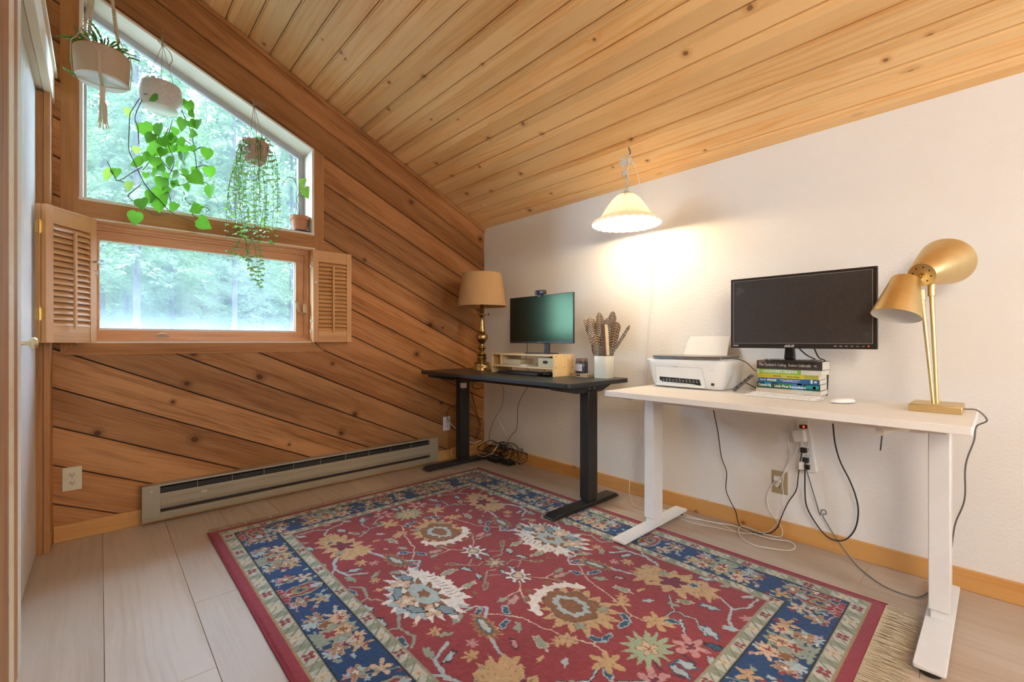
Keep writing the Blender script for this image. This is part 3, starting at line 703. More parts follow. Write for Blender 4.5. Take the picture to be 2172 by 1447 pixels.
m.build('screen_edge', pm('light_edge', (.42,.39,.36), .4), bz_, smooth=False)
M_logo = pm('silver_lettering', (.70,.69,.66), .4)
text_mesh('logo_lettering', 'ASUS', .0135, (2.531, my-.0003, mz0+.011), (1,0,0), (0,0,1), M_logo, bz_, 'CENTER', bold=.0004, shear=.25, xs=1.25)
text_mesh('hdmi_lettering', 'HDMI', .0075, (mx0+.012, my-.0003, mz0+.012), (1,0,0), (0,0,1), M_logo, bz_, 'LEFT', bold=.0002, xs=1.3)
m = MB()
for i in range(6): x = 2.700+i*.0195; m.box(x, x+.008-.001*i, my-.0006, my, mz0+.011, mz0+.0135); m.box(x+.0095-.001*i, x+.0105-.001*i, my-.0006, my, mz0+.0105, mz0+.0135)
m.build('button_mark', M_logo, bz_, smooth=False)
m = MB(); m.cyl((2.817, my-.0006, mz0+.0125), (2.817, my, mz0+.0125), .0022, n=12); m.build('power_light', M_red, bz_)
zb = wz+.1555
m = MB(); m.prism([(-.022,0),(.022,0),(.017,.06),(.017,.11),(-.017,.11),(-.017,.06)], my+.045, my+.075, lambda a, b_, w: (2.527+a, w-.03, zb+.010+b_)); m.build('stand_neck', pm('gloss_black', (.012,.012,.014), .12), am, bevel=.006, seg=3)
m = MB(); m.prism(rrect(2.425, 2.640, -.305, -.140, .05, 6), zb+.001, zb+.010, lambda a, b_, w: (a, b_, w)); m.build('stand_base', pm('gloss_black_base', (.02,.02,.022), .15), am, bevel=.003)
for i, pts in enumerate([[(2.553,-.232,.975),(2.575,-.17,.935),(2.60,-.06,.90),(2.60,-.025,.85),(2.60,-.02,.74)], [(2.618,-.232,.97),(2.622,-.17,.925),(2.622,-.06,.905),(2.625,-.025,.85),(2.62,-.02,.74)]]):
    m = MB(); m.tube(smoothpath(pts), .0030, n=8); m.build('video_cable', M_cordb, am)

# books
def book(i, z0, h, x0, x1, y0, y1, cover, label, hard=False, text=(), blocks=()):
    t = thing('book', label, 'book', ((x0+x1)/2, (y0+y1)/2, z0), 'books piled under the large monitor')
    c = .0018 if hard else .0007; ov = .003 if hard else 0
    m = MB(); m.box(x0, x1, y0, y1, z0+.0002, z0+c); m.box(x0, x1, y0, y1, z0+h-c, z0+h-.0002); m.box(x0, x1, y0, y0+c*1.4, z0+c, z0+h-c)
    m.build('cover', cover, t, bevel=.0008 if hard else .0003)
    m = MB(); m.box(x0+ov, x1-ov, y0+c*1.5, y1-ov, z0+c, z0+h-c); m.build('page_block', M_pages, t)
    for (a, b2, z1, z2, mt) in blocks:
        m = MB(); m.box(a, b2, y0-.0003, y0, z0+h*z1, z0+h*z2); m.build('spine_panel', mt, t, smooth=False)
    for (s_, sz, x, zf, mt, xs, bold) in text:
        text_mesh('spine_lettering', s_, sz, (x, y0-.0006, z0+h*zf), (1,0,0), (0,0,1), mt, t, 'LEFT', bold=bold, xs=xs)
    return t
T_w = pm('white_ink', (.80,.77,.72), .6); T_y = pm('dark_ink', (.12,.12,.05), .6); T_c = pm('cream_block', (.74,.72,.66), .6); T_g2 = pm('olive_block', (.42,.40,.08), .6)
T_teal = pm('teal_block', (.02,.30,.40), .5); T_blue = pm('sea_blue_block', (.03,.22,.45), .5); T_gr = pm('green_block', (.03,.22,.10), .5); T_pinkb = pm('rust_patch', (.35,.12,.08), .6)
z = wz+.0005
book(0, z, .020, 2.357, 2.628, -.165, -.045, pm('pale_book_cover', (.66,.60,.50), .6), 'pale cream book at the bottom of the pile under the monitor'); z += .020
book(1, z, .0295, 2.361, 2.627, -.168, -.036, pm('dark_green_cover', (.012,.09,.055), .45), 'dark green and blue hardback above the cream book', True,
     [('Celeste Ng', .0165, 2.368, .50, T_w, .76, .0005), ('Little Fires Everywhere', .0165, 2.440, .42, T_w, .84, .0005)],
     [(2.395,2.425,.3,.95,T_teal),(2.455,2.51,.35,.98,T_gr),(2.512,2.56,.02,.98,T_blue),(2.57,2.622,.3,.8,T_teal),(2.598,2.610,.3,.7,T_c),(2.535,2.556,.75,.98,T_pinkb)]); z += .0295
book(2, z, .021, 2.367, 2.625, -.170, -.044, pm('royal_blue_cover', (.02,.12,.35), .45), 'royal blue paperback in the middle of the pile', False,
     [('Speak', .0135, 2.376, .55, T_w, .85, 0), ('STRONG', .0125, 2.409, .50, T_w, .80, .0008), ('Say what you MEAN. MEAN what you say.', .0052, 2.464, .68, T_w, .95, .0002), ("Don't be MEAN when you say it.", .0052, 2.476, .38, T_w, .95, .0002)],
     [(2.590,2.598,.2,.95,T_w),(2.604,2.615,.35,.75,T_c)]); z += .021
book(3, z, .0205, 2.366, 2.622, -.170, -.042, pm('mustard_cover', (.62,.52,.04), .45), 'mustard yellow paperback above the blue one', False,
     [('Richer', .006, 2.372, .5, T_g2, 1, 0), ('a field guide to', .0055, 2.402, .5, T_g2, 1.1, 0), ('EDUCATED', .0065, 2.436, .48, T_y, 1, .0004), ('Climate Change', .0065, 2.492, .46, T_y, 1.3, .0003)], [(2.566, 2.618, .02, .98, T_g2)]); z += .0205
book(4, z, .023, 2.368, 2.632, -.171, -.040, pm('lime_green_cover', (.26,.52,.07), .45), 'lime green paperback second from the top of the pile', False,
     [('?', .013, 2.381, .52, T_w, 1, .0004), ('LOCAVORE’S DILEMMA', .0178, 2.390, .52, T_w, .80, .0010)], [(2.366, 2.372, .05, .95, T_c), (2.552, 2.632, .03, .97, T_c)]); z += .023
book(5, z, .041, 2.362, 2.636, -.173, -.034, pm('charcoal_cover', (.060,.046,.042), .5), 'charcoal hardback on top of the pile, under the monitor stand', True,
     [('The Cuckoo’s Calling', .0185, 2.372, .50, T_w, .74, .0003), ('Robert Galbraith', .0185, 2.500, .50, T_w, .72, .0003), ('<(', .012, 2.603, .5, T_w, 1, .0003)],
     [(2.372,2.403,.72,.97,pm('mauve_patch', (.20,.12,.10), .6))]); z += .041
# keyboard and mouse
kb = thing('keyboard', 'slim white keyboard lying in front of the books on the white desk', 'keyboard', (2.53, -.35, wz))
KT = Matrix.Translation((2.388, -.2805, wz+.001)) @ Matrix.Rotation(math.radians(-4.5), 4, 'Z')
m = MB(); m.M = KT; m.prism([(0,.0),(0,.0095),(-.113,.004),(-.113,0)], 0, .285, lambda a, b_, x: (x, a, b_)); m.build('keyboard_case', pm('aluminium_white', (.72,.71,.70), .35, .2), kb, bevel=.001)
m = MB(); m.M = KT
for r_ in range(6):
    ya = -.006 - r_*.0182; hh = .0155 if r_ else .009
    if r_ == 0: ya = -.004
    cols = 14; wk = .0185
    spans = [(i*.0195, i*.0195+.0168) for i in range(14)] if r_ < 5 else [(0,.0168),(.0195,.0363),(.039,.0558),(.0585,.078),(.081,.176),(.179,.198),(.2005,.217),(.2195,.2365),(.239,.2558),(.2585,.2703)]
    for (a, b2) in spans:
        zz = .0095 + ya*.0055/.113*1.0
        m.box(.007+a, .007+b2, ya-hh, ya, .002, zz+.0028)
key = m.build('key_rows', pm('white_key', (.82,.81,.80), .5), kb, bevel=.0006, seg=1)
ms = thing('mouse', 'white wireless mouse lying on the white desk right of the books', 'mouse', (2.748, -.362, wz))
m = MB(); m.M = Matrix.Translation((2.748, -.362, wz+.004)) @ Matrix.Rotation(math.radians(-28), 4, 'Z')
prof = [(1.0,0),(1.02,.15),(.98,.4),(.85,.68),(.62,.88),(.3,.98),(.001,1.0)]
m.lathe([(r_*.5, z_*.017) for r_, z_ in prof], n=32, T=Matrix(((.058,0,0),(0,.112,0),(0,0,1)))); m.build('mouse_shell', pm('gloss_white', (.86,.85,.83), .2), ms, angle=60)
m = MB(); m.M = Matrix.Translation((2.748, -.362, wz+.0005)) @ Matrix.Rotation(math.radians(-28), 4, 'Z'); m.lathe([(.001,0),(.42,0),(.44,.0036),(.001,.0036)], n=32, T=Matrix(((.058,0,0),(0,.112,0),(0,0,1)))); m.build('mouse_base', pm('grey_foot', (.2,.2,.2), .5), ms)

# twin-head brass lamp
bl = thing('desk_lamp', 'brass desk lamp with two cone heads on the right end of the white desk', 'lamp', (3.025, -.34, wz))
m = MB(); m.box(2.955, 3.092, -.435, -.262, wz, wz+.026); m.build('lamp_base', M_brass, bl, bevel=.0025)
bt = wz+.026
R1b = Vector((3.016, -.375, bt)); R1t = Vector((2.985, -.345, 1.150)); R2b = Vector((3.024, -.350, bt)); R2t = Vector((3.008, -.320, 1.165))
m = MB(); m.cyl(R1b, R1t, .0050, .0066); m.build('lamp_rod', M_brass, bl)
m = MB(); m.cyl(R2b, R2t, .0052, .0072); m.build('lamp_rod', M_brass, bl)
m = MB(); m.cyl(R1t, R1t+Vector((-.002,.002,.038)), .0105); m.build('swivel_joint', M_brass, bl, bevel=.001)
m = MB(); m.cyl(R2t, R2t+Vector((-.001,.001,.045)), .0110); m.build('swivel_joint', M_brass, bl, bevel=.001)
def cone_head(A, axis, L, ra, rb, name='lamp_shade', disc=False, bulb=False):
    """closed small end at A, opening at A+axis*L"""
    ax = Vector(axis).normalized(); q = ax.to_track_quat('Z', 'Y').to_matrix()
    m = MB()
    m.lathe([(ra*.001, .001), (ra*.94, 0), (ra, .003), (rb, L), (rb-.0015, L), (ra-.002, .006), (.001, .005)], A, n=64, T=q, mi=0)
    nf = len(m.f); 
    for i in range(4*64, nf): m.m[i] = 1
    sh_ = m.build(name, [M_brass, pm('white_enamel', (.80,.82,.84), .35)], bl, angle=40)
    if disc:
        m = MB()
        for i in range(8):
            a_ = 2*math.pi*i/8+.3; c_ = Vector(A) + q @ Vector((ra*.62*math.cos(a_), ra*.62*math.sin(a_), -.0006)); m.cyl(c_, c_+ax*.002, .0028, n=12)
        m.each('vent_hole', M_dark, sh_, smooth=False)
        m = MB(); m.cyl(Vector(A)-ax*.004, Vector(A)+ax*.001, .007, n=16); m.cyl(Vector(A)-ax*.014, Vector(A)-ax*.003, .0035, n=12); m.build('rotary_switch', M_brass2, sh_)
    if bulb:
        m = MB(); c_ = Vector(A)+ax*(L*.62); m.ball(c_, .028, 20, 14); m.cyl(Vector(A)+ax*.006, c_, .013); m.build('bulb', pm('frosted_bulb', (.85,.84,.80), .3), bl)
    return sh_
fw = CF; rt = CR; up = Vector((0,0,1))
h1 = at(1922, 590, y=-.355); e1 = at(1899, 673, y=-.405)
cone_head(h1, e1-h1, (e1-h1).length*.97, .042, .075, bulb=True)
h2 = at(1955, 583, y=-.355); ax2 = (rt*.86 + up*.33 + fw*.40).normalized()
cone_head(h2, ax2, .188, .044, .089, disc=True)
m = MB(); j1 = R1t+Vector((-.002,.002,.026)); m.cyl(j1, j1+Vector((-.034,-.008,.006)), .005); m.cyl(R2t+Vector((0,0,.035)), R2t+Vector((0,0,.085)), .006); m.build('pivot', M_brass2, bl)
# its braided cord: over the desk end, down behind the leg, up to the power strip
def c2(x, y, yy=-.02): return at(1270+x/2.236, 800+y/2.236, y=yy)
def c2f(x, y, z=.006): return at(1270+x/2.236, 800+y/2.236, z=z)
cp = [(3.092,-.35,wz+.012),(3.125,-.355,wz+.012),(3.148,-.35,wz-.02)]
cp += [at(2071,905,y=-.33), at(2066,935,y=-.31), at(2048,988,y=-.27), at(2046,1060,y=-.20), at(2026,1112,y=-.14), at(2017,1168,y=-.13)]
cp += [at(2006,1195,y=-.15), at(1990,1228,y=-.15), at(1976,1250,z=.02)]
cp += [c2f(1535,1038), c2f(1480,1040), c2f(1350,990), c2f(1230,900), c2(1150,800,-.032), c2(1085,700,-.03), c2(1062,655,-.03), c2(1078,650,-.035), c2(1074,632,-.04), c2(1056,632,-.035), c2(1050,655,-.03), c2(1030,590,-.03), c2(1000,490,-.04), c2(985,440,-.045)]
m = MB(); m.tube(smoothpath(cp, 5), .0026, n=8); m.build('lamp_cord', M_cordg, bl)

# power strip under the white desk
ps = thing('power_strip', 'white power strip screwed to the wall under the white desk', 'power strip', (2.53, 0, .48))
P0 = Vector((2.520, 0, .610)); P1 = Vector((2.556, 0, .360)); dz = (P1-P0).normalized(); rx = Vector((-dz.z, 0, dz.x)); 
T = Matrix((rx, Vector((0,-1,0)), -dz)).transposed().to_4x4(); T.translation = (P0+P1)/2; LL = (P1-P0).length
m = MB(); m.M = T; m.prism(rrect(-.026, .026, -LL/2, LL/2, .008), .0005, .030, lambda a, b_, w: (a, w, b_)); m.build('strip_body', M_plastic, ps, bevel=.004, seg=3)
m = MB(); m.M = T; m.box(-.016, .018, .030, .0325, LL/2-.040, LL/2-.022); sw = m.build('rocker_switch', pm('dark_red_switch', (.08,.01,.008), .3), ps, bevel=.001)
m = MB(); m.M = T; m.ball((.003, .0325, LL/2-.031), .0045, 10, 6); m.build('neon_light', M_red, sw)
for k_ in range(3):
    zc_ = LL/2 - .115 - k_*.030
    m = MB(); m.M = T; m.box(-.006, -.004, .030, .0306, zc_+.0, zc_+.008); m.box(.006, .008, .030, .0306, zc_, zc_+.008); m.cyl((.001,.030,zc_-.006), (.001,.0306,zc_-.006), .0025, n=10); m.each('socket', M_dark, ps, smooth=False)
m = MB(); m.tube(smoothpath([c2(968,222,-.02), c2(955,205,-.02), c2(925,205,-.02), c2(902,240,-.02), c2(898,300,-.02), c2(905,370,-.02), c2(895,420,-.03), c2(870,470,-.04), c2(842,512,-.03)]), .0034, n=8); m.cyl(c2(858,492,-.034), c2(842,514,-.012), .008, .010); m.build('strip_cord', M_cordw, ps)
ch = thing('charger', 'white block charger plugged into the top of the power strip', 'charger', (2.52, -.05, .55))
m = MB(); m.M = T; m.box(-.040, .010, .030, .078, LL/2-.100, LL/2-.045); m.build('charger_body', M_plastic, ch, bevel=.006, seg=3)
m = MB(); m.tube(smoothpath([c2(948,332,-.06), c2(925,370,-.05), c2(888,430,-.04), c2(872,500,-.05), c2(876,560,-.05), c2(882,630,-.05), c2(855,680,-.045), c2f(800,735), c2f(700,742), c2f(560,715), c2f(440,690), c2f(360,655), c2f(330,640)]), .0017, n=7); m.build('charger_cable', M_cordw, ch)
def plug(pos, lab, path, mat, r=.0026, size=(.013,.022,.012), cat='power cord', body=None):
    t = thing('electric_cable', lab, cat, pos)
    m = MB(); x, y_, z_ = pos; m.box(x-size[0], x+size[0], y_-size[1], y_, z_-size[2], z_+size[2]); m.build('plug', body or mat, t, bevel=.003)
    m = MB(); m.tube(smoothpath(path, 5), r, n=8); m.build('cord', mat, t); return t
q = c2(975,345,-.031); plug((q.x, -.031, q.z), 'black cord from the printer down to the floor and up to the strip', [c2(965,350,-.05), c2(955,400,-.05), c2(945,480,-.05), c2(935,540,-.05), c2(895,600,-.05), c2(860,680,-.05), c2(850,710,-.04), c2f(815,738), c2f(760,742), c2f(700,725), c2(665,700,-.04), c2(650,640,-.05), c2(620,580,-.05), c2(603,530,-.05), c2(606,450,-.05), c2(582,380,-.05), c2(565,260,-.05), c2(545,160,-.06), c2(541,125,-.07)], M_cordb)
q = c2(985,392,-.031); plug((q.x, -.031, q.z), 'black cord hanging in a wide loop from the desk to the power strip', [c2(980,400,-.06), c2(978,460,-.06), c2(978,540,-.06), c2(985,610,-.06), c2(1020,680,-.05), c2(1075,750,-.05), c2(1130,776,-.05), c2(1180,765,-.05), c2(1218,715,-.05), c2(1231,640,-.05), c2(1220,570,-.05), c2(1190,490,-.05), c2(1145,400,-.06), c2(1120,310,-.07), c2(1108,190,-.10)], M_cordb, r=.0033)
q = c2(990,425,-.031); m = MB(); m.box(q.x-.012, q.x+.012, -.050, -.0305, q.z-.011, q.z+.011); tag(m.build('plug', M_blackp, bevel=.003), 'black plug in the lowest socket of the power strip', 'plug')
m = MB(); q = c2(965,425,-.055)
m.add([(q.x-.012,-.056,q.z+.022),(q.x+.006,-.052,q.z+.024),(q.x+.008,-.055,q.z-.012),(q.x-.014,-.058,q.z-.016),(q.x-.012,-.057,q.z+.022),(q.x+.006,-.053,q.z+.024),(q.x+.008,-.056,q.z-.012),(q.x-.014,-.059,q.z-.016)], [(0,1,2,3),(7,6,5,4),(0,4,5,1),(1,5,6,2),(2,6,7,3),(3,7,4,0)])
tag(m.build('paper_tag', M_paper), 'small paper tag around the plugs at the bottom of the strip', 'tag')
# white extension cord from the outlet along the floor
t = thing('extension_cord', 'white cord looping on the floor under the white desk', 'cord', (2.38,-.02,.26))
m = MB(); m.tube(smoothpath([(2.405,-.02,.292), c2(812,530,-.03), c2(799,570,-.03), c2(806,620,-.04), c2(835,665,-.045), c2(868,720,-.04), c2f(862,757), c2f(800,748), c2f(730,722), c2f(680,708), c2f(662,725), c2f(680,765), c2f(740,798), c2f(830,815), c2f(905,822), c2f(932,805), c2f(905,780), c2f(820,768), c2f(740,745), c2f(640,705), c2f(520,685), c2f(430,660), c2f(370,640), c2f(330,628,.033)], 5), .0026, n=8); m.build('cord', M_cordw, t)
m = MB(); m.box(2.392, 2.418, -.030, -.0075, .284, .308); m.build('plug', M_plastic, t, bevel=.003)

# ------------------------------------------------------------------ things on the black desk
tl = thing('table_lamp', 'brass baluster table lamp with a tan drum shade in the corner of the black desk', 'lamp', (.40, -.345, bz))
L0 = Vector((.405, -.345, bz))
prof = [(.001,.0),(.072,0),(.072,.028),(.066,.034),(.062,.050),(.064,.056),(.060,.060),(.044,.066),(.030,.078),(.034,.086),(.041,.092),(.041,.100),(.030,.106),(.038,.116),(.040,.124),(.026,.132),(.016,.150),(.020,.160),(.034,.170),(.035,.176),(.022,.186),(.017,.200),(.020,.212),(.034,.226),(.046,.245),(.049,.262),(.043,.280),(.030,.293),(.024,.298),(.029,.302),(.026,.308),(.024,.330),(.019,.375),(.015,.405),(.018,.410),(.015,.416),(.022,.425),(.034,.436),(.035,.442),(.018,.448),(.014,.456),(.015,.500),(.012,.506),(.009,.545),(.009,.570),(.001,.572)]
m = MB(); m.lathe([(r_, z_) for r_, z_ in prof], L0, n=40); m.build('lamp_stem', M_brass2, tl, angle=50)
m = MB(); m.cyl(L0+Vector((0,0,.565)), L0+Vector((0,0,.60)), .018); m.cyl(L0+Vector((-.03,0,.585)), L0+Vector((.03,0,.585)), .011); m.cyl(L0+Vector((0,0,.6)), L0+Vector((0,0,.735)), .003); m.build('lamp_socket', M_brass2, tl)
n = NT('tan_linen_shade'); P = n.obj(); sx = n.n('ShaderNodeSeparateXYZ'); n.l(P, sx.inputs[0])
wv = n.noise(n.comb(n.math('MULTIPLY', sx.outputs[0], 300), n.math('MULTIPLY', sx.outputs[1], 300), n.math('MULTIPLY', sx.outputs[2], 900)), 1, 2)
wv2 = n.noise(n.comb(n.math('MULTIPLY', sx.outputs[0], 900), n.math('MULTIPLY', sx.outputs[1], 900), n.math('MULTIPLY', sx.outputs[2], 60)), 1, 2)
n.base(n.mix(n.math('MULTIPLY', n.math('ADD', wv, wv2), .5), (.38,.215,.09), (.60,.37,.17))); n.b.inputs['Roughness'].default_value = .85
M_shade = n.mat
m = MB(); zb0, zt0 = 1.274-bz, 1.530-bz
pr_ = [(.194, zb0), (.155, zt0), (.153, zt0), (.192, zb0)]
m.lathe(pr_+[pr_[0]], L0, n=64); sh = m.build('lamp_shade', M_shade, tl, angle=50)
m = MB(); m.lathe([(.1945, zb0-.001),(.1935, zb0+.010),(.1945, zb0+.010),(.1955, zb0-.001),(.1945, zb0-.001)], L0, n=64); m.lathe([(.1565, zt0-.010),(.1555, zt0+.001),(.1565, zt0+.001),(.1575, zt0-.010),(.1565, zt0-.010)], L0, n=64); m.each('shade_trim', M_shade, sh)
m = MB()
for a_ in (0, 2.09, 4.19): m.cyl(L0+Vector((0,0,zt0-.02)), L0+Vector((.154*math.cos(a_), .154*math.sin(a_), zt0-.004)), .0015, n=6)
m.build('shade_spider', M_brass2, sh)
for dx, zz in ((-.052,.455),(.052,.440)):
    v = CR*dx; m = MB(); m.cyl(L0+v+Vector((0,0,zz+.01)), L0+v*.4+Vector((0,0,.585)), .0008, n=5); m.ball(L0+v+Vector((0,0,zz)), .0085, 14, 10); m.build('pull_chain', M_brass2, tl)

# monitor riser
rs = thing('monitor_riser', 'light bamboo monitor riser with a shelf on the black desk', 'shelf', (.93, -.35, bz))
rx0, rx1, ry0, ry1, rt_, rz = .632, 1.255, -.440, -.240, .012, .912
for a_, b_2 in ((rx0, rx0+rt_), (rx1-rt_, rx1)):
    m = MB(); m.box(a_, b_2, ry0, ry1, bz, rz); sd = m.build('side_panel', M_bambov, rs, bevel=.001)
    if a_ > 1:
        m = MB()
        for yy_ in (-.42,-.34,-.26):
            for zz_ in (rz-.012, rz-.085): m.cyl((rx1-.0005, yy_, zz_), (rx1+.0006, yy_, zz_), .0035, n=12)
        m.each('screw_hole', M_dark, sd, smooth=False)
for z_ in (rz-.012, rz-.096): m = MB(); m.box(rx0+rt_+.0005, rx1-rt_-.0005, ry0+.001, ry1-.001, z_, z_+.012); m.build('shelf_board', M_bamboo, rs, bevel=.0008)
m = MB(); m.box(rx0+.10, rx0+.112, ry0+.001, ry1-.001, rz-.0835, rz-.0125); m.build('divider', M_bambov, rs, bevel=.0008)
zs = rz-.0838
bk = thing('wooden_box', 'small light wooden box lying in the riser next to its divider', 'box', (.85, -.35, zs))
m = MB(); m.box(.752, .93, -.425, -.30, zs+.006, zs+.043); m.box(.756, .926, -.422, -.305, zs+.0005, zs+.006); m.build('box_body', pm('maple_wood', (.58,.46,.26), .5), bk, bevel=.0015)
b = MB(); b.prism([(.755,-.438),(1.03,-.435),(1.06,-.33),(.80,-.30)], zs+.0001, zs+.0004, lambda a, b_, w: (a, b_, w)); b.box(.93, .985, -.425, -.30, zs+.0005, zs+.010)
tag(b.build('paper', M_paper), 'white papers lying on the shelf of the bamboo riser', 'paper')
dw = thing('organizer_box', 'small pale wooden box with an oval finger hole on the riser shelf', 'box', (1.18, -.37, zs))
m = MB(); x0_, x1_ = 1.105, 1.235
m.box(x0_, x1_, -.430, -.424, zs+.0005, zs+.060); m.box(x0_, x0_+.006, -.424, -.27, zs+.0005, zs+.060); m.box(x1_-.006, x1_, -.424, -.27, zs+.0005, zs+.060); m.box(x0_, x1_, -.276, -.27, zs+.0005, zs+.060); m.box(x0_+.006, x1_-.006, -.424, -.276, zs+.0005, zs+.005)
m.build('box_body', pm('pale_wood', (.62,.52,.30), .5), dw, bevel=.001)
m = MB(); m.prism([(1.17+.022*max(-1,min(1,1.3*math.cos(t_))), zs+.033+.010*math.sin(t_)) for t_ in [2*math.pi*i/24 for i in range(24)]], -.4306, -.4301, lambda a, b_, w: (a, w, b_)); m.build('finger_hole', M_dark, dw, smooth=False)
m = MB(); m.ball((1.185, -.35, zs+.063), .03, sc=(1.2,1.2,.35)); tag(m.build('pouch', pm('dark_green_cloth', (.02,.08,.04), .7)), 'dark green pouch in the organizer box on the riser', 'pouch')
k2 = thing('keyboard', 'dark slim keyboard stored under the bamboo riser', 'keyboard', (.90, -.38, bz))
m = MB(); m.box(.72, 1.12, -.458, -.34, bz+.001, bz+.013); m.build('keyboard_case', M_blackp, k2, bevel=.003)
m = MB()
for r_ in range(5):
    for i in range(15): m.box(.728+i*.0258, .728+i*.0258+.0225, -.452+r_*.021, -.452+r_*.021+.018, bz+.013, bz+.016)
m.build('key_rows', pm('dark_key', (.05,.05,.052), .4), k2, bevel=.0008, seg=1)
ms2 = MB(); ms2.ball((1.19, -.42, bz+.014), .03, 20, 12, (1.1,1.6,.5)); tag(ms2.build('mouse', M_blackp), 'black mouse tucked under the right end of the bamboo riser', 'mouse')

# black monitor on the riser
m1 = thing('monitor', 'slim black monitor with a green reflection standing on the bamboo riser', 'monitor', (1.03, -.33, rz))
qx0, qx1, qz0, qz1, qy = .706, 1.315, .984, 1.318, -.320
m = MB(); m.box(qx0, qx1, qy, qy+.014, qz0, qz1); m.box(qx0+.12, qx1-.12, qy+.014, qy+.045, qz0+.03, qz1-.10); bzl = m.build('bezel', M_blackp, m1, bevel=.002)
n = NT('satin_dark_screen'); n.base((.010,.0095,.009)); n.b.inputs['Roughness'].default_value = .20; n.b.inputs['Specular IOR Level'].default_value = .45; n.b.inputs['Specular Tint'].default_value = (.6,1.0,.5,1)  # green specular tint put in to colour the window's reflection
m = MB(); m.box(qx0+.004, qx1-.005, qy-.0006, qy, qz0+.014, qz1-.004); m.build('screen', n.mat, m1, smooth=False)
m = MB(); m.box(.99, 1.03, qy-.0008, qy-.0001, qz0+.006, qz0+.0085); m.build('brand_mark', pm('grey_mark', (.35,.33,.3), .5), bzl, smooth=False)
m = MB(); m.prism([(-.021,0),(.021,0),(.019,.10),(-.019,.10)], qy+.02, qy+.035, lambda a, b_, w: (1.060+a, w, rz+.006+b_)); m.build('stand_neck', pm('charcoal_metal', (.045,.045,.05), .35, .5), m1, bevel=.002)
m = MB(); m.prism([(-.10,-.07),(.10,-.07),(.12,-.05),(.10,.06),(-.10,.06),(-.12,-.05)], rz+.0005, rz+.007, lambda a, b_, w: (1.045+a, -.33+b_, w)); m.build('stand_base', pm('charcoal_metal_base', (.045,.045,.05), .35, .5), m1, bevel=.002)
for pts in ([(.86,-.29,.99),(.84,-.27,.955),(.80,-.232,.925),(.78,-.22,.85),(.79,-.21,.775)], [(1.015,-.29,.99),(1.018,-.24,.95),(1.02,-.225,.91),(.99,-.22,.84),(.95,-.21,.775)]):
    m = MB(); m.tube(smoothpath(pts), .0022, n=6); m.build('monitor_cable', M_cordbr, m1)
wc = thing('webcam', 'small black webcam clipped on top of the slim black monitor', 'webcam', (1.03, -.32, 1.32))
m = MB(); m.prism(rrect(-.046, .040, .006, .036, .010), -.016, .016, lambda a, b_, w: (1.022+a, -.318+w, 1.317+b_)); m.build('webcam_body', M_blackp, wc, bevel=.003)
m = MB(); m.cyl((1.012,-.334,1.338),(1.012,-.339,1.338), .0105); m.build('camera_lens', pm('lens_glass', (.03,.03,.05), .08), wc)
m = MB(); m.box(.998, 1.034, -.3255, -.3212, 1.302, 1.322); m.box(.998, 1.034, -.3255, -.302, 1.3185, 1.3225); m.build('clip', M_blackp, wc, bevel=.001)
m = MB(); m.box(.985, .988, -.3346, -.3341, 1.334, 1.341); m.box(1.038, 1.041, -.3346, -.3341, 1.334, 1.341); m.each('side_light', M_steel, wc, smooth=False)

# candle jar on a stone coaster box
cs = MB(); cs.box(1.285, 1.425, -.325, -.245, bz+.0005, bz+.006); cs.box(1.288, 1.335, -.322, -.25, bz+.006, bz+.016); cs.box(1.37, 1.42, -.322, -.25, bz+.006, bz+.016); cs.box(1.285, 1.425, -.325, -.245, bz+.016, bz+.022)
tag(cs.build('wooden_stand', wood('driftwood', (.20,.11,.06), (.45,.30,.18), (.62,.48,.34), (1,0,0), (0,1,1), .05, 0, knot=0, rough=.6), bevel=.002), 'small rough wooden slat stand under the candle jar on the black desk', 'stand')
cj = thing('candle_jar', 'dark glass candle jar with a pale label beside the white vase', 'jar', (1.362, -.285, bz+.022))
J0 = Vector((1.355,-.285,bz+.0225))
m = MB(); m.lathe([(.001,0),(.037,0),(.041,.004),(.041,.072),(.036,.079),(.033,.080),(.033,.012),(.001,.012)], J0, n=40); m.build('jar_glass', pm('smoky_glass', (.045,.04,.05), .1), cj, angle=45)
m = MB(); m.lathe([(.001,.078),(.0385,.078),(.0385,.084),(.037,.085),(.0385,.086),(.0385,.094),(.036,.096),(.001,.096)], J0, n=40); m.build('jar_lid', pm('brown_lid', (.25,.16,.11), .4, .3), cj, angle=45)
m = MB(); v = []; 
for i in range(13):
    a_ = math.radians(-140 + 7.2*i+5); 
    for z_ in (.016, .062): v.append(J0+Vector((.0415*math.cos(a_), .0415*math.sin(a_), z_)))
m.add(v, [(2*i, 2*i+2, 2*i+3, 2*i+1) for i in range(12)]); m.build('jar_label', pm('mountain_label', (.55,.55,.56), .6, var=(.5,60)), cj)

# vase with feathers
vs = thing('vase', 'square cream ceramic vase at the right end of the black desk', 'vase', (1.515, -.265, bz))
V0 = Vector((1.512, -.262, 0)); VR = Matrix.Rotation(math.radians(4), 4, 'Z')
def rr(w, r=.012): return rrect(-w, w, -w, w, r, 6)
m = MB(); m.M = Matrix.Translation(V0) @ VR
rings_ = [(.046,bz+.0005),(.0475,bz+.004),(.0475,bz+.134),(.0465,bz+.137),(.044,bz+.137),(.043,bz+.130),(.043,bz+.01)]
nn = len(rr(.05)); vv = [(a, b_, z_) for w_, z_ in rings_ for a, b_ in rr(w_)]
ff = [(i*nn+k, i*nn+(k+1)%nn, (i+1)*nn+(k+1)%nn, (i+1)*nn+k) for i in range(len(rings_)-1) for k in range(nn)] + [tuple(range(nn))[::-1], tuple((len(rings_)-1)*nn+k for k in range(nn))]
m.add(vv, ff); m.build('vase_body', M_vase, vs, angle=50)
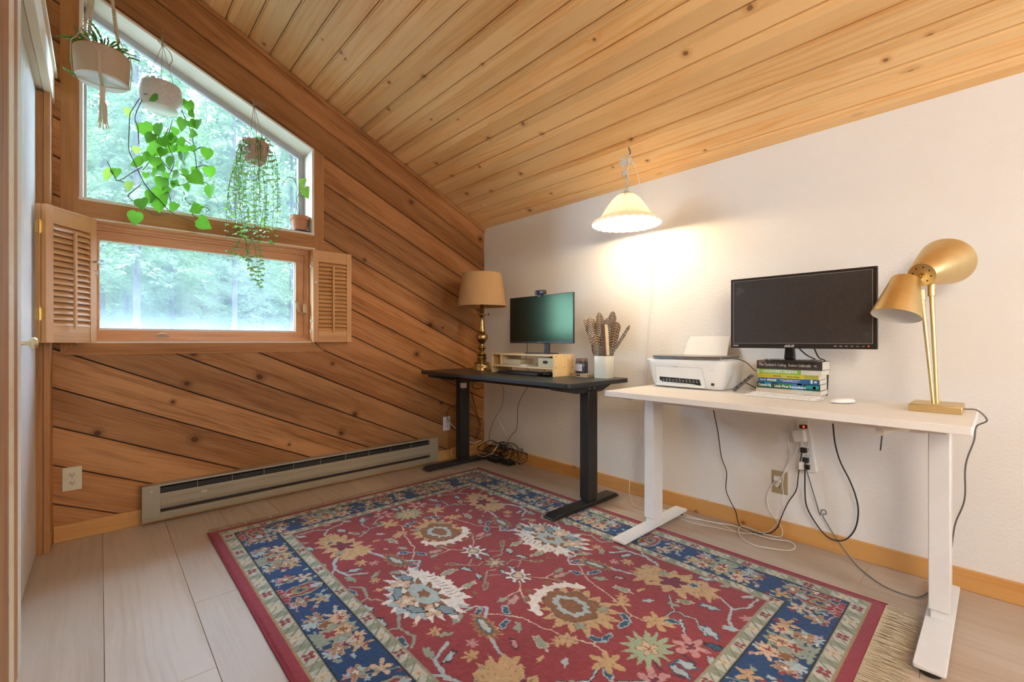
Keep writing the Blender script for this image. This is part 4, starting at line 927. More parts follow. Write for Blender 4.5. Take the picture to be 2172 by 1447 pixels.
def feather_mat(name, dark, light, bars=85., barw=.30, tipc=None):
    n = NT(name); P = n.obj(); sx = n.n('ShaderNodeSeparateXYZ'); n.l(P, sx.inputs[0]); x, z_ = sx.outputs[0], sx.outputs[2]
    ax_ = n.math('ABSOLUTE', x); nz = n.noise(P, 60, 2)
    ph = n.math('ADD', n.math('MULTIPLY', n.math('ADD', z_, n.math('MULTIPLY', ax_, .55)), bars), n.math('MULTIPLY', nz, .9))
    fr = n.math('FRACT', ph); bar = n.math('LESS_THAN', fr, barw)
    bar = n.math('MULTIPLY', bar, n.math('GREATER_THAN', ax_, .0016))
    c = n.mix(bar, dark, light)
    if tipc: c = n.mix(n.math('MULTIPLY', n.sstep(z_, .24, .31), .5), c, tipc)
    c = n.mix(n.math('LESS_THAN', ax_, .0011), c, (.55,.45,.32))
    n.base(c); n.b.inputs['Roughness'].default_value = .7
    br_ = n.noise(n.comb(n.math('MULTIPLY', x, 100), 0., n.math('MULTIPLY', n.math('ADD', z_, ax_), 1500)), 1, 2); n.bump(br_, .3, .001); return n.mat
FM = [feather_mat('barred_feather', (.055,.034,.022), (.82,.76,.66), tipc=(.16,.09,.05)), feather_mat('bronze_feather', (.13,.075,.04), (.62,.50,.34), 60, .22, (.30,.17,.08)), feather_mat('dark_feather', (.035,.027,.024), (.60,.55,.47), 110, .34)]
def feather(i, base, tip, w, mt, lab, curve=.012, narrow=False, spin=0):
    base = Vector(base); tip = Vector(tip); L_ = (tip-base).length
    z_ = (tip-base).normalized(); y_ = z_.cross(CR).normalized(); x_ = y_.cross(z_)
    Rm = Matrix((x_, y_, z_)).transposed().to_4x4() @ Matrix.Rotation(spin, 4, 'Z')
    v = []; N_ = 26; random.seed(100+i)
    for k_ in range(N_+1):
        s_ = k_/N_; zz = s_*L_
        ww = w*min(1, (max(0, s_-.10)/.25))**.7 * (1-max(0,(s_-.80)/.2)**2.2)**.5 if s_ > .10 else .0
        ww = max(ww, .0008) * (1 + rnd(-.10, .10)) * (.72 if random.random() < .14 else 1)
        cy = curve*math.sin(s_*2.2)
        for j, u in enumerate((-1,-.55,-.08,.08,.55,1)): v.append((u*ww*(.85 if u < 0 else 1), cy + abs(u)*w*.12, zz + abs(u)*ww*.25*(1 if s_ < .95 else .2)))
    n0 = len(v); 
    f = [(6*k_+j, 6*k_+j+1, 6*k_+j+7, 6*k_+j+6) for k_ in range(N_) for j in range(5)]
    v2 = [(a, b_+.0009, c_) for a, b_, c_ in v]; f2 = [tuple(n0+q_ for q_ in g_)[::-1] for g_ in f]
    m = MB(); m.add(v+v2, f+f2)
    m.tube([(0, curve*math.sin(s_*2.2)-.0004, s_*L_) for s_ in [k_/10 for k_ in range(11)]], [.0017*(1-.8*k_/10) for k_ in range(11)], n=6)
    o = m.build('feather', mt); o.matrix_world = Matrix.Translation(base) @ Rm
    return tag(o, lab, 'feather', 'feathers standing in the square vase')
fy = -.262
def ft(x, y, yy=fy): return at(1220+x/7.614, 640+y/7.614, y=yy)
VB = Vector((1.512, -.262, bz+.03))
FE = [((160,250),.020,0,'barred turkey feather leaning furthest left in the vase',.0), ((235,240),.030,0,'broad barred feather leaning left with a rounded brown tip',-.01),
      ((385,165),.022,0,'tall barred feather left of the centre of the bunch',.012), ((350,300),.030,1,'tan-tipped feather in the middle left of the bunch',.02),
      ((330,520),.030,1,'short broad reddish brown feather at the front left of the bunch',-.02), ((625,150),.024,0,'tallest feather, pointing up right of the centre',.015),
      ((540,265),.032,0,'broad feather with narrow white bars right of the wooden stick',-.015), ((690,330),.024,1,'pale bronze feather at the back right of the bunch',.02),
      ((345,680),.024,2,'short dark spotted feather low at the left of the vase rim',-.03), ((880,360),.009,0,'thin feather bending out furthest right',.0), ((480,330),.022,1,'feather behind the wooden stick in the bunch',.01)]
for i, (t_, w_, mi_, lab, dy) in enumerate(FE):
    tp = ft(*t_, fy+dy-.01); bs = VB + CR*((t_[0]-450)/7.614/950*2.8*.12) + Vector((0, dy*.6, 0))
    if i in (0, 9): bs = Vector((1.512, -.262, bz+.115)) + CR*(.022 if i == 9 else -.022)
    feather(i, bs, tp, w_*1.15, FM[mi_], lab, curve=.012 if i != 9 else -.02, spin=rnd(-.3,.3) if i != 4 else 0)
random.seed(21)
st = thing('wooden_stick', 'split wooden stick with a dark red side standing among the feathers', 'stick', (1.5,-.30,bz+.03))
m = MB(); a0, a1 = ft(500,870,-.287), ft(470,365,-.292); dx_ = CR*.0085
def slab(m, a0, a1, o0, o1, th=.006):
    y_ = Vector((0, th, 0)); m.add([a0+CR*o0, a0+CR*o1, a0+CR*o1+y_, a0+CR*o0+y_, a1+CR*o0, a1+CR*o1, a1+CR*o1+y_, a1+CR*o0+y_], [(0,3,2,1),(4,5,6,7),(0,1,5,4),(1,2,6,5),(2,3,7,6),(3,0,4,7)])
slab(m, a0, a1, .002, .018); m.build('pale_side', pm('pale_split_wood', (.72,.60,.36), .6, var=(.25,80)), st, bevel=.0008)
m = MB(); slab(m, a0, a1, -.010, .0015); m.build('red_side', pm('dark_red_lacquer', (.10,.012,.012), .35), st, bevel=.0008)

# ------------------------------------------------------------------ cords under the black desk
def c1(x, y, yy=-.03): return at(870+x/4.019, 760+y/4.019, y=yy)
def c1x(x, y, xx=.04): return at(870+x/4.019, 760+y/4.019, x=xx)
def cordthing(pts, mat, r, lab, cat='cord', k=6, name='cord'):
    m = MB(); m.tube(smoothpath(pts, k), r, n=7); return tag(m.build(name, mat), lab, cat)
cordthing([c1(760,235,-.30), c1(795,255,-.10), c1(785,400,-.05), c1(735,490,-.04), c1(700,560,-.04), c1(678,630,-.05), c1(672,690,-.06)], M_cordbr, .0022, 'dark cord hanging behind the control box of the black desk')
cordthing([c1(1010,215,-.10), c1(1000,250,-.05), c1(950,330,-.04), c1(918,420,-.04), c1(915,520,-.04), c1(905,610,-.04), c1(860,660,-.04), c1(832,710,-.04), c1(825,760,-.04)], M_cordbr, .0024, 'dark cord hanging down the middle of the wall below the black desk')
cordthing([c1(750,440,-.03), c1(742,500,-.03), c1(775,570,-.03), c1(820,650,-.03), c1(828,740,-.03), c1(800,795,-.05), c1(768,825,-.07)], M_cordw, .0016, 'thin white cord curving down to the baseboard under the black desk')
cordthing([c1x(524,290,.24), c1x(545,380,.15), c1x(575,480,.08), c1x(598,560,.06), c1x(590,630,.06), c1x(560,690,.06)], M_cordb, .0028, 'black cord running down from the label of the desk lift motor')
cordthing([c1x(390,398,.10), c1x(340,420,.05), c1x(312,470,.035), c1x(318,520,.03), c1x(335,535,.025)], M_cordb, .0024, 'thin black cord arching out of the outlet behind the desk leg')
cordthing([c1x(322,535,.024), c1x(345,560,.03), c1x(372,585,.06), c1x(400,610,.12)], M_cordw, .0042, 'thick white cord plugged into the outlet behind the desk leg')
cordthing([c1x(470,400,.15), c1x(520,410,.10), c1x(560,470,.06), c1x(585,560,.05), c1x(570,640,.05), c1x(553,690,.06)], M_cordb, .0022, 'black cord curving down beside the left leg of the black desk')
cordthing([c1(545,210,-.45), c1(530,245,-.47), c1(570,262,-.47), c1(620,250,-.47)], M_cordb, .003, 'short black cord looped under the control box')
cpile = thing('cable_pile', 'tangled pile of black cords in the corner under the black desk', 'cables', (.36,-.12,0), kind='stuff')
random.seed(5)
for i in range(16):
    c0 = Vector((rnd(.20,.62), rnd(-.20,-.08), rnd(.02,.09))); R_ = rnd(.05,.13); ph = rnd(0,6.28); tx = rnd(-.5,.5); ty = rnd(-.6,.3)
    pts = []
    for k_ in range(9):
        a_ = ph + k_*rnd(.5,.85); z_ = c0.z + math.sin(a_)*R_*.45 + .02
        pts.append((min(.66, max(.04, c0.x+math.cos(a_)*R_*1.3)), min(-.035, max(-.30, c0.y+math.sin(a_)*R_*.4)), max(.006, z_)))
    m = MB(); m.tube(smoothpath(pts, 5), rnd(.0022,.0036), n=6); m.build('black_cord', M_cordb, cpile)
m = MB(); m.box(.28,.40,-.19,-.12,.001,.035); m.box(.44,.53,-.17,-.10,.001,.03); m.each('power_adapter', M_blackp, cpile, bevel=.006)
cordthing([c1x(455,690,.20), c1x(500,712,.14), c1x(550,722,.12), c1x(605,700,.12)], M_cordw, .005, 'thick white cord lying over the black cord pile')
cordthing([c1(560,815,-.22), c1(600,835,-.22), c1(640,838,-.22), c1(690,812,-.22)], M_cordw, .0026, 'grey white cord curling in front of the black cord pile')
cordthing([c1(752,735,-.13), c1(725,775,-.17), c1(690,830,-.20)], M_cordw, .0045, 'straight white cable end leaning on the corner cord pile')
cordthing([c1(700,810,-.16), c1(715,828,-.16), c1(742,830,-.16)], M_cordw, .0032, 'short white cable end with a plug on the floor in the corner')
cordthing([c1x(366,765,.10), c1x(352,785,.10), c1x(352,815,.10), c1x(362,835,.10)], M_cordw, .0026, 'white cord loop showing left of the black desk leg')

# ------------------------------------------------------------------ pendant lamp
H0 = Vector((1.697, -.273, 2.142))
pd = thing('pendant_lamp', 'lit white glass pendant lamp hanging from the pine ceiling by a vine stem', 'pendant lamp', tuple(H0))
m = MB(); m.tube(smoothpath([H0+Vector((0,0,.005)), H0+Vector((0,0,-.008)), H0+CR*.006+Vector((0,0,-.018)), H0+CR*.008+Vector((0,0,-.032)), H0+CR*-.004+Vector((0,0,-.044)), H0+CR*-.012+Vector((0,0,-.036))]), .0026, n=8); m.build('ceiling_hook', M_dark, pd)
HB = Vector((H0.x-.016*CR.x, H0.y-.016*CR.y, 0))
M_ant = pm('antique_white_metal', (.60,.56,.48), .55, var=(.3,60))
m = MB(); pts = [HB+Vector((0,0,z_))+CR*o_ for z_, o_ in ((2.092,-.002),(2.100,.004),(2.098,.012),(2.085,.014),(2.06,.006),(2.03,.010),(1.99,.006),(1.95,.008),(1.91,.004),(1.885,.004))]
m.tube(smoothpath(pts), .0058, n=8); m.tube(smoothpath([p+CR*.008*math.sin(i*1.7)+CF*.006*math.cos(i*1.7) for i, p in enumerate(pts[3:])]), .0035, n=6); stm = m.build('vine_stem', M_ant, pd)
def leafmesh(m, c, L_, ax, nrm, lobes=True):
    ax = Vector(ax).normalized(); nrm = Vector(nrm).normalized(); sd_ = ax.cross(nrm).normalized(); nrm = sd_.cross(ax)
    out = [(0,.05),(.28,-.06),(.5,.12),(.34,.30),(.48,.62),(.22,.62),(0,1.0),(-.22,.62),(-.48,.62),(-.34,.30),(-.5,.12),(-.28,-.06)]
    top = [Vector(c)+sd_*a*L_+ax*b_*L_+nrm*(.0012+.10*L_*(1-abs(a)*2)) for a, b_ in out]; bot = [p - nrm*.0024 for p in top]; n_ = len(out)
    m.add(top+bot, [tuple(range(n_)), tuple(range(n_, 2*n_))[::-1]] + [(i, n_+i, n_+(i+1)%n_, (i+1)%n_) for i in range(n_)])
m = MB(); leafmesh(m, HB+Vector((0,0,2.075))-CR*.008, .062, -up*.75-CR*.25, -CF); m.build('cast_leaf', M_ant, pd)
m = MB(); leafmesh(m, HB+Vector((0,0,2.05))+CR*.012, .04, up+CR*.5, -CF+CR*.5); m.build('cast_leaf', M_ant, pd)
m = MB(); leafmesh(m, HB+Vector((0,0,2.005))-CR*.010, .045, -up, -CF-CR*1.5); m.build('cast_leaf', M_ant, pd)
m = MB(); m.lathe([(.001,1.892),(.010,1.890),(.014,1.882),(.030,1.872),(.045,1.862),(.050,1.852),(.047,1.850),(.03,1.86),(.001,1.862)], (HB.x, HB.y, 0), n=24, mod=lambda t_, z_: 1+.12*math.sin(5*t_)); cap = m.build('shade_cap', M_ant, pd)
for a_ in (.3, 1.5, 2.8, 3.9, 5.2):
    r0 = Vector((math.cos(a_), math.sin(a_), 0)); m = MB(); m.tube(smoothpath([HB+r0*.04+up*1.862, HB+r0*.062+up*1.850, HB+r0*.078+up*1.826, HB+r0*.092+up*1.806]), [.004,.004,.0035,.003]*5+[.003]*0 if False else .0032, n=6); m.build('shade_claw', M_ant, cap)
n = NT('frosted_ribbed_glass'); t = n.t; t.nodes.remove(n.b)
df = n.n('ShaderNodeBsdfDiffuse'); df.inputs[0].default_value = (.93,.90,.82,1); tl_ = n.n('ShaderNodeBsdfTranslucent'); tl_.inputs[0].default_value = (1,.93,.78,1)
gl_ = n.n('ShaderNodeBsdfGlossy'); gl_.inputs['Roughness'].default_value = .2
mx = n.n('ShaderNodeMixShader'); mx.inputs[0].default_value = .52; n.l(df.outputs[0], mx.inputs[1]); n.l(tl_.outputs[0], mx.inputs[2])
mx2 = n.n('ShaderNodeMixShader'); mx2.inputs[0].default_value = .05; n.l(mx.outputs[0], mx2.inputs[1]); n.l(gl_.outputs[0], mx2.inputs[2]); n.l(mx2.outputs[0], n.out.inputs[0])
m = MB(); NS = 160
prof = [(.042,1.862),(.060,1.850),(.082,1.828),(.100,1.803),(.118,1.775),(.134,1.748),(.145,1.730),(.158,1.718),(.174,1.708),(.188,1.699),(.1945,1.690),(.1955,1.684)]
def rib(t_, z_): k_ = min(1, max(0, (1.87-z_)/.17)); return 1 + .022*k_*abs(math.sin(14*t_)) 
m.lathe(prof, (HB.x, HB.y, 0), n=NS, mod=rib)
for i in range(len(m.v)):
    x, y, z_ = m.v[i]; r_ = math.hypot(x-HB.x, y-HB.y)
    if r_ > .17: a_ = math.atan2(y-HB.y, x-HB.x); m.v[i] = (x, y, z_ + .006*abs(math.sin(14*a_))*(r_-.17)/.03 - .0)
o = m.build('glass_shade', n.mat, pd, angle=60); sld = o.modifiers.new('thickness', 'SOLIDIFY'); sld.thickness = .0025
m = MB(); BC = Vector((HB.x, HB.y, 1.745)); m.ball(BC, .034, 20, 14); m.cyl(BC+up*.025, BC+up*.10, .016)
n = NT('lit_bulb'); n.base((1,.95,.85)); n.b.inputs['Emission Color'].default_value = (1,.86,.60,1); n.b.inputs['Emission Strength'].default_value = 34
o = m.build('bulb', n.mat, pd)
lamp('pendant_bulb_light', 'POINT', (HB.x, HB.y, 1.708), 18, (1, .76, .45), shadow_soft_size=.03)
m = MB(); cp = [HB+up*2.075+CR*.01, at(1346,350,y=-.20), at(1357,392,y=-.11), at(1370,440,y=-.05), at(1383,480,y=-.025), at(1385,540,y=-.012), at(1379,640,y=-.012), at(1372,730,y=-.012), at(1368,800,y=-.012), at(1366,850,y=-.012), at(1356,930,y=-.012), at(1340,990,y=-.02), at(1335,1030,y=-.03), at(1336,1060,y=-.045)]
cp += [at(1345,1073,z=.006), at(1370,1081,z=.006), at(1395,1084,z=.0335), at(1412,1083,z=.0335), at(1450,1096,z=.006), at(1520,1110,z=.006), at(1560,1128,z=.006)]
m.tube(smoothpath(cp, 6), .0021, n=7); m.build('lamp_cord', M_cordw, pd)
# cup hook in the ceiling
ck = at(1028, 432, y=-.244); m = MB(); m.tube(smoothpath([ck+up*.03, ck+up*.012, ck+up*.002+CR*.006, ck-up*.012+CR*.004, ck-up*.016-CR*.006, ck-up*.008-CR*.011]), .0022, n=7); m.cyl(ck+up*.014, ck+up*.017, .007)
tag(m.build('cup_hook', M_plastic), 'small white cup hook in the pine ceiling near the corner', 'hook')

# ------------------------------------------------------------------ patterned rug
RX0, RX1, RY0, RY1 = .405, 2.892, -2.160, -.383
RU, RV = RX1-RX0, RY1-RY0; CELL = .0030
NX, NY = int(RU/CELL)+1, int(RV/CELL)+1
rg = np.random.RandomState(3)
gu, gv = np.meshgrid(np.linspace(0, RU, NX), np.linspace(0, RV, NY))
def hx(s_): return np.array([((int(s_[i:i+2], 16)/255)**2.2) for i in (0, 2, 4)])
RED = hx('98363d'); NAVY = hx('194677'); CREAM = hx('cdbfa2'); SAGE = hx('93a08c'); GOLD = hx('c9a470'); BROWN = hx('8d5f3c'); WHITE = hx('e2dcd2'); LBLUE = hx('a8bec2'); DBLUE = hx('2e5a76'); PLUM = hx('7a2d48'); PEACH = hx('dab792'); OLIVE = hx('8a8a6a'); PINK = hx('c98f8d'); DK = hx('26303c'); SELV = hx('9c3545'); GREEN = hx('9fb08c')
img = np.empty((NY, NX, 3)); img[:] = RED
def lown(seed, sc):                                  # smooth noise field on the grid
    r_ = np.random.RandomState(seed); a, b_ = int(RU/sc)+3, int(RV/sc)+3; g_ = r_.rand(b_, a)
    x, y = gu/sc, gv/sc; i, j = x.astype(int), y.astype(int); fx, fy_ = x-i, y-j; fx = fx*fx*(3-2*fx); fy_ = fy_*fy_*(3-2*fy_)
    return (g_[j,i]*(1-fx)+g_[j,i+1]*fx)*(1-fy_) + (g_[j+1,i]*(1-fx)+g_[j+1,i+1]*fx)*fy_
wu = (lown(1,.03)-.5)*.008; wv_ = (lown(2,.03)-.5)*.008
U = gu + wu + (lown(3,.011)-.5)*.007; V = gv + wv_ + (lown(4,.011)-.5)*.007                            # hand-drawn wobble of every outline
def win(cu, cv, R):
    i0, i1 = max(0, int((cu-R)/CELL)), min(NX, int((cu+R)/CELL)+2); j0, j1 = max(0, int((cv-R)/CELL)), min(NY, int((cv+R)/CELL)+2)
    return slice(j0, j1), slice(i0, i1)
def blob(cu, cv, ru, rv, col, rot=0, lobes=0, amp=0, ph=0, sharp=1, edge=None, ew=.0035):
    R = max(ru, rv)*(1+amp)+.01; w_ = win(cu, cv, R)
    if w_[0].stop <= w_[0].start or w_[1].stop <= w_[1].start: return
    x, y = U[w_]-cu, V[w_]-cv; c_, s_ = math.cos(rot), math.sin(rot); a, b_ = (x*c_+y*s_), (-x*s_+y*c_)
    th = np.arctan2(b_/rv, a/ru); rr_ = np.hypot(a/ru, b_/rv)
    lim = 1.0
    if lobes: tri = 1-np.abs(((lobes*th/(2*np.pi)+ph) % 1)*2-1); lim = 1 - amp*1.3 + amp*1.9*(tri if lobes > 6 else np.abs(np.cos(lobes*th/2+ph))**1.5)
    lim = lim*(1 + .05*np.sin(3*th+cu*40) + .05*np.sin(7*th+cv*50)) if lobes > 5 else lim
    q_ = img[w_]
    if edge is not None: q_[rr_ < lim + ew/min(ru, rv)] = edge
    q_[rr_ < lim] = col
def path(pts, wd_, col, edge=None, ew=.003):
    P = []
    for (a, b_) in pts: P.append((a, b_))
    for pas in ((1, edge), (0, col)):
        if pas[1] is None: continue
        w2_ = wd_/2 + (ew if pas[0] else 0)
        for (a, b_), (c_, d_) in zip(P, P[1:]):
            cu, cv = (a+c_)/2, (b_+d_)/2; R = math.hypot(c_-a, d_-b_)/2 + w2_ + .01; w_ = win(cu, cv, R)
            if w_[0].stop <= w_[0].start or w_[1].stop <= w_[1].start: continue
            x, y = U[w_]-a, V[w_]-b_; dx, dy = c_-a, d_-b_; L2 = dx*dx+dy*dy+1e-9; t_ = np.clip((x*dx+y*dy)/L2, 0, 1)
            img[w_][np.hypot(x-t_*dx, y-t_*dy) < w2_] = pas[1]
def leaf(cu, cv, L_, rot, col, edge=None, w_=.42):
    blob(cu, cv, L_, L_*w_, col, rot, 5, .22, .4, 1, edge)
def star(cu, cv, r_, col, n_=5, rot=0, edge=None, amp=.42): blob(cu, cv, r_, r_, col, rot, n_, amp, 0, 1, edge)
CU, CV = RU/2, RV/2
# field: quadrant design mirrored in both directions
def Q(fn):
    for su in (1, -1):
        for sv in (1, -1): fn(su, sv)
def vine(su, sv):
    p = lambda a, b_: (CU+su*a, CV+sv*b_)
    path([p(.30,.30), p(.24,.24), p(.20,.27), p(.20,.33)], .011, LBLUE)
    path([p(.36,.33), p(.44,.36), p(.52,.37), p(.56,.42)], .012, LBLUE)
    path([p(.56,.44), p(.50,.52), p(.42,.55), p(.34,.53), p(.30,.46)], .013, LBLUE)
    path([p(.42,.55), p(.36,.60)], .009, LBLUE)
    path([p(.27,.26), p(.37,.19), p(.47,.17), p(.56,.145)], .0055, CREAM)
    path([p(.56,.145), p(.63,.11), p(.68,.12), p(.72,.17)], .0055, CREAM); path([p(.63,.11), p(.64,.06)], .005, CREAM)
    path([p(.66,.33), p(.72,.25), p(.80,.26), p(.86,.20)], .006, LBLUE, DK, .002)
    path([p(.72,.25), p(.71,.18)], .006, LBLUE, DK, .002)
    path([p(.80,.46), p(.86,.42), p(.90,.48), p(.90,.56)], .009, LBLUE); path([p(.86,.42), p(.88,.34), p(.91,.30)], .009, LBLUE)
    path([p(.79,.03), p(.85,.06), p(.90,.04)], .007, PLUM, DK, .002); path([p(.85,.11), p(.80,.17), p(.76,.22)], .006, LBLUE, DK, .002)
    path([p(.10,.05), p(.06,.10), p(.03,.07), p(.045,.035)], .006, SAGE); path([p(.06,.10), p(.10,.14)], .006, SAGE)
    path([p(.19,.03), p(.24,.07), p(.24,.13)], .005, CREAM); path([p(.24,.07), p(.30,.10)], .005, CREAM)
    path([p(.05,.50), p(.12,.54), p(.20,.52), p(.24,.56)], .010, SAGE); path([p(.12,.54), p(.10,.59)], .008, SAGE)
    for (a, b_, L_, r_, c_, e_) in ((.22,.36,.034,1.0,SAGE,None),(.17,.30,.030,-.4,LBLUE,None),(.30,.53,.034,.2,SAGE,None),(.36,.49,.028,1.2,LBLUE,DK),(.50,.58,.030,.3,SAGE,None),(.26,.44,.030,2.2,SAGE,None),
        (.33,.59,.026,.2,LBLUE,DK),(.245,.285,.024,.8,DBLUE,LBLUE),(.62,.085,.026,-.3,DBLUE,LBLUE),(.74,.185,.026,.6,DBLUE,LBLUE),(.64,.05,.024,1.5,DBLUE,LBLUE),(.30,.20,.026,.5,DBLUE,LBLUE),
        (.40,.235,.030,.6,SAGE,None),(.51,.235,.036,.2,SAGE,CREAM),(.355,.255,.024,1.1,DBLUE,LBLUE),(.27,.135,.028,1.3,PINK,SAGE),(.24,.16,.026,1.6,SAGE,None),(.31,.10,.024,.2,BROWN,SAGE),(.12,.15,.024,.9,BROWN,SAGE),(.04,.125,.026,.4,LBLUE,DK),
        (.085,.025,.020,.1,LBLUE,DK),(.07,.20,.034,1.5,SAGE,CREAM),(.13,.215,.022,.2,BROWN,None),(.86,.23,.034,-.5,LBLUE,DBLUE),(.90,.165,.028,.4,DBLUE,DK),(.90,.30,.028,.6,LBLUE,None),(.87,.55,.026,.9,LBLUE,None),(.70,.56,.028,.3,LBLUE,DBLUE),
        (.78,.56,.024,1.0,SAGE,None),(.72,.335,.026,.6,OLIVE,CREAM),(.70,.29,.022,.1,SAGE,None),(.80,.37,.030,.3,LBLUE,DBLUE),(.56,.29,.020,1.4,GOLD,None),(.45,.30,.020,.4,PINK,DK),(.62,.24,.022,.9,LBLUE,None),(.88,.02,.03,.2,LBLUE,DBLUE),(.93,.09,.03,-.9,LBLUE,None),(.06,.57,.03,.2,LBLUE,DK),(.20,.57,.028,.3,DBLUE,LBLUE),(.14,.48,.024,1.,GOLD,None),(.48,.47,.022,1.,GOLD,SAGE)):
        leaf(CU+su*a, CV+sv*b_, L_, su*sv*r_, c_, e_)
    for (a, b_, r_, c_) in ((.71,.15,.046,GOLD),(.56,.155,.030,GOLD),(.40,.44,.024,GOLD),(.85,.11,.048,PINK),(.54,.19,.022,GOLD),(.92,.40,.020,PINK),(.22,.46,.020,GOLD),(.36,.40,.018,PINK),(.27,.05,.018,BROWN)):
        star(CU+su*a, CV+sv*b_, r_, c_, 6, .3)
    star(CU+su*.85, CV+sv*.11, .016, PLUM, 4)
    # corner gold palmette
    cu, cv = CU+su*.62, CV+sv*.44
    blob(cu, cv, .155, .085, GOLD, su*sv*.15, 15, .26, .3, 1, CREAM, .002); blob(cu-su*.10, cv-sv*.02, .06, .085, GOLD, 0, 9, .26); blob(cu+su*.12, cv+sv*.02, .05, .065, GOLD, .5, 7, .28)
    blob(cu+su*.0, cv-sv*.005, .055, .040, PLUM, su*sv*.5, 5, .3); blob(cu+su*.07, cv+sv*.03, .018, .014, DBLUE, 0, 5, .3, 0, 1, CREAM); star(cu-su*.06, cv+sv*.035, .018, SAGE, 5, 0, BROWN)
    # slender flower
    rot = su*sv*(.15)
    blob(CU+su*.315, CV+sv*.315, .075, .034, BROWN, rot, 14, .22, 0, 1, GOLD, .003); blob(CU+su*.315, CV+sv*.315, .044, .013, LBLUE, rot, 0, 0, 0, 1, DBLUE, .003); blob(CU+su*.315, CV+sv*.315, .030, .006, CREAM, rot)
Q(vine)
for su in (1, -1):
    # brown hexagon medallion with gold fringe and a white crescent
    cu = CU + su*.44
    blob(cu+su*.03, CV, .150, .125, GOLD, 0, 17, .20, .5, 1, None)
    blob(cu, CV, .112, .088, BROWN, 0, 6, .06, .5, 1, DK, .002); blob(cu, CV, .078, .056, LBLUE, 0, 12, .10, 0, 1, BROWN); blob(cu, CV, .052, .034, BROWN, 0, 6, .05)
    for k_ in range(-7, 8):                        # crescent
        a_ = k_/7*1.15; r_ = .135; c1_ = (cu - su*r_*math.cos(a_), CV + .135*math.sin(a_)); blob(c1_[0], c1_[1], .024 if k_ % 2 else .017, .016, WHITE, 0)
        if k_ % 2: path([c1_, (c1_[0]-su*.03, c1_[1]+.008*k_/7)], .012, WHITE)
    star(cu+su*.10, CV+.07, .018, SAGE, 5, 0, BROWN); star(cu+su*.10, CV-.07, .018, SAGE, 5, 0, BROWN)
    # green flower
    blob(CU+su*.76, CV, .072, .085, GREEN, 0, 14, .30, .5, .8, None); blob(CU+su*.76, CV, .050, .055, GREEN); star(CU+su*.76, CV, .030, PEACH, 5, 0, BROWN); star(CU+su*.76, CV, .010, BROWN, 4)
    # star flowers beside the centre
    for k_ in range(8): 
        a_ = math.pi/4*k_+.39; path([(CU+su*.152, CV), (CU+su*.152+.058*math.cos(a_), CV+.050*math.sin(a_))], .013, WHITE, NAVY)
    blob(CU+su*.152, CV, .036, .032, WHITE); blob(CU+su*.152, CV, .023, .019, PEACH, 0, 0, 0, 0, 1, DBLUE, .005)
for sv in (1, -1):
    # big white palmette
    cv = CV + sv*.365
    blob(CU, cv, .205, .135, WHITE, 0, 21, .19, .4, .9, None); blob(CU, cv+sv*.02, .17, .11, LBLUE, 0, 17, .12, 0)
    blob(CU, cv-sv*.03, .165, .10, WHITE, 0, 17, .12, 0); blob(CU, cv, .115, .066, BROWN, 0, 11, .26, 0, 1, DK, .002); blob(CU, cv, .088, .050, LBLUE*.8+SAGE*.2, 0, 7, .12, 0)
    blob(CU, cv, .030, .022, BROWN, 0, 5, .2)
    for a, b_, c_ in ((-.115,.035,PEACH),(.115,.035,PEACH),(0,.078,PEACH)): star(CU+a, cv+sv*b_, .036, c_, 5, .3, BROWN, .3); star(CU+a, cv+sv*b_, .012, WHITE, 4)
    for a in (-.07, .07): leaf(CU+a, cv+sv*.075, .040, .5*(1 if a > 0 else -1), DBLUE*.5+LBLUE*.5, DK)
    for a in (-.15, .15): leaf(CU+a, cv-sv*.005, .040, .3, DBLUE*.5+LBLUE*.5, DK)
    for i in range(9): x = -.10+.025*i; path([(CU+x, cv-sv*.075), (CU+x+.010, cv-sv*.105)], .0035, PLUM)
star(CU, CV, .040, SAGE, 8, 0, BROWN); star(CU, CV, .018, PEACH, 4, 0, PLUM)
# borders
bd_far = .022; bd_near = .047                      # selvage widths
B1 = .100; B2 = .268; B3 = .312
def inrect(d): return (gu > d) & (gu < RU-d) & (gv > d) & (gv < RV-d)
full = img.copy()
dist = np.minimum(np.minimum(gu, RU-gu), np.minimum(gv, RV-gv))
side = (np.minimum(gu, RU-gu) < np.minimum(gv, RV-gv))   # True: short side
along = np.where(side, gv-CV, gu-CU)
img[dist < B3] = NAVY
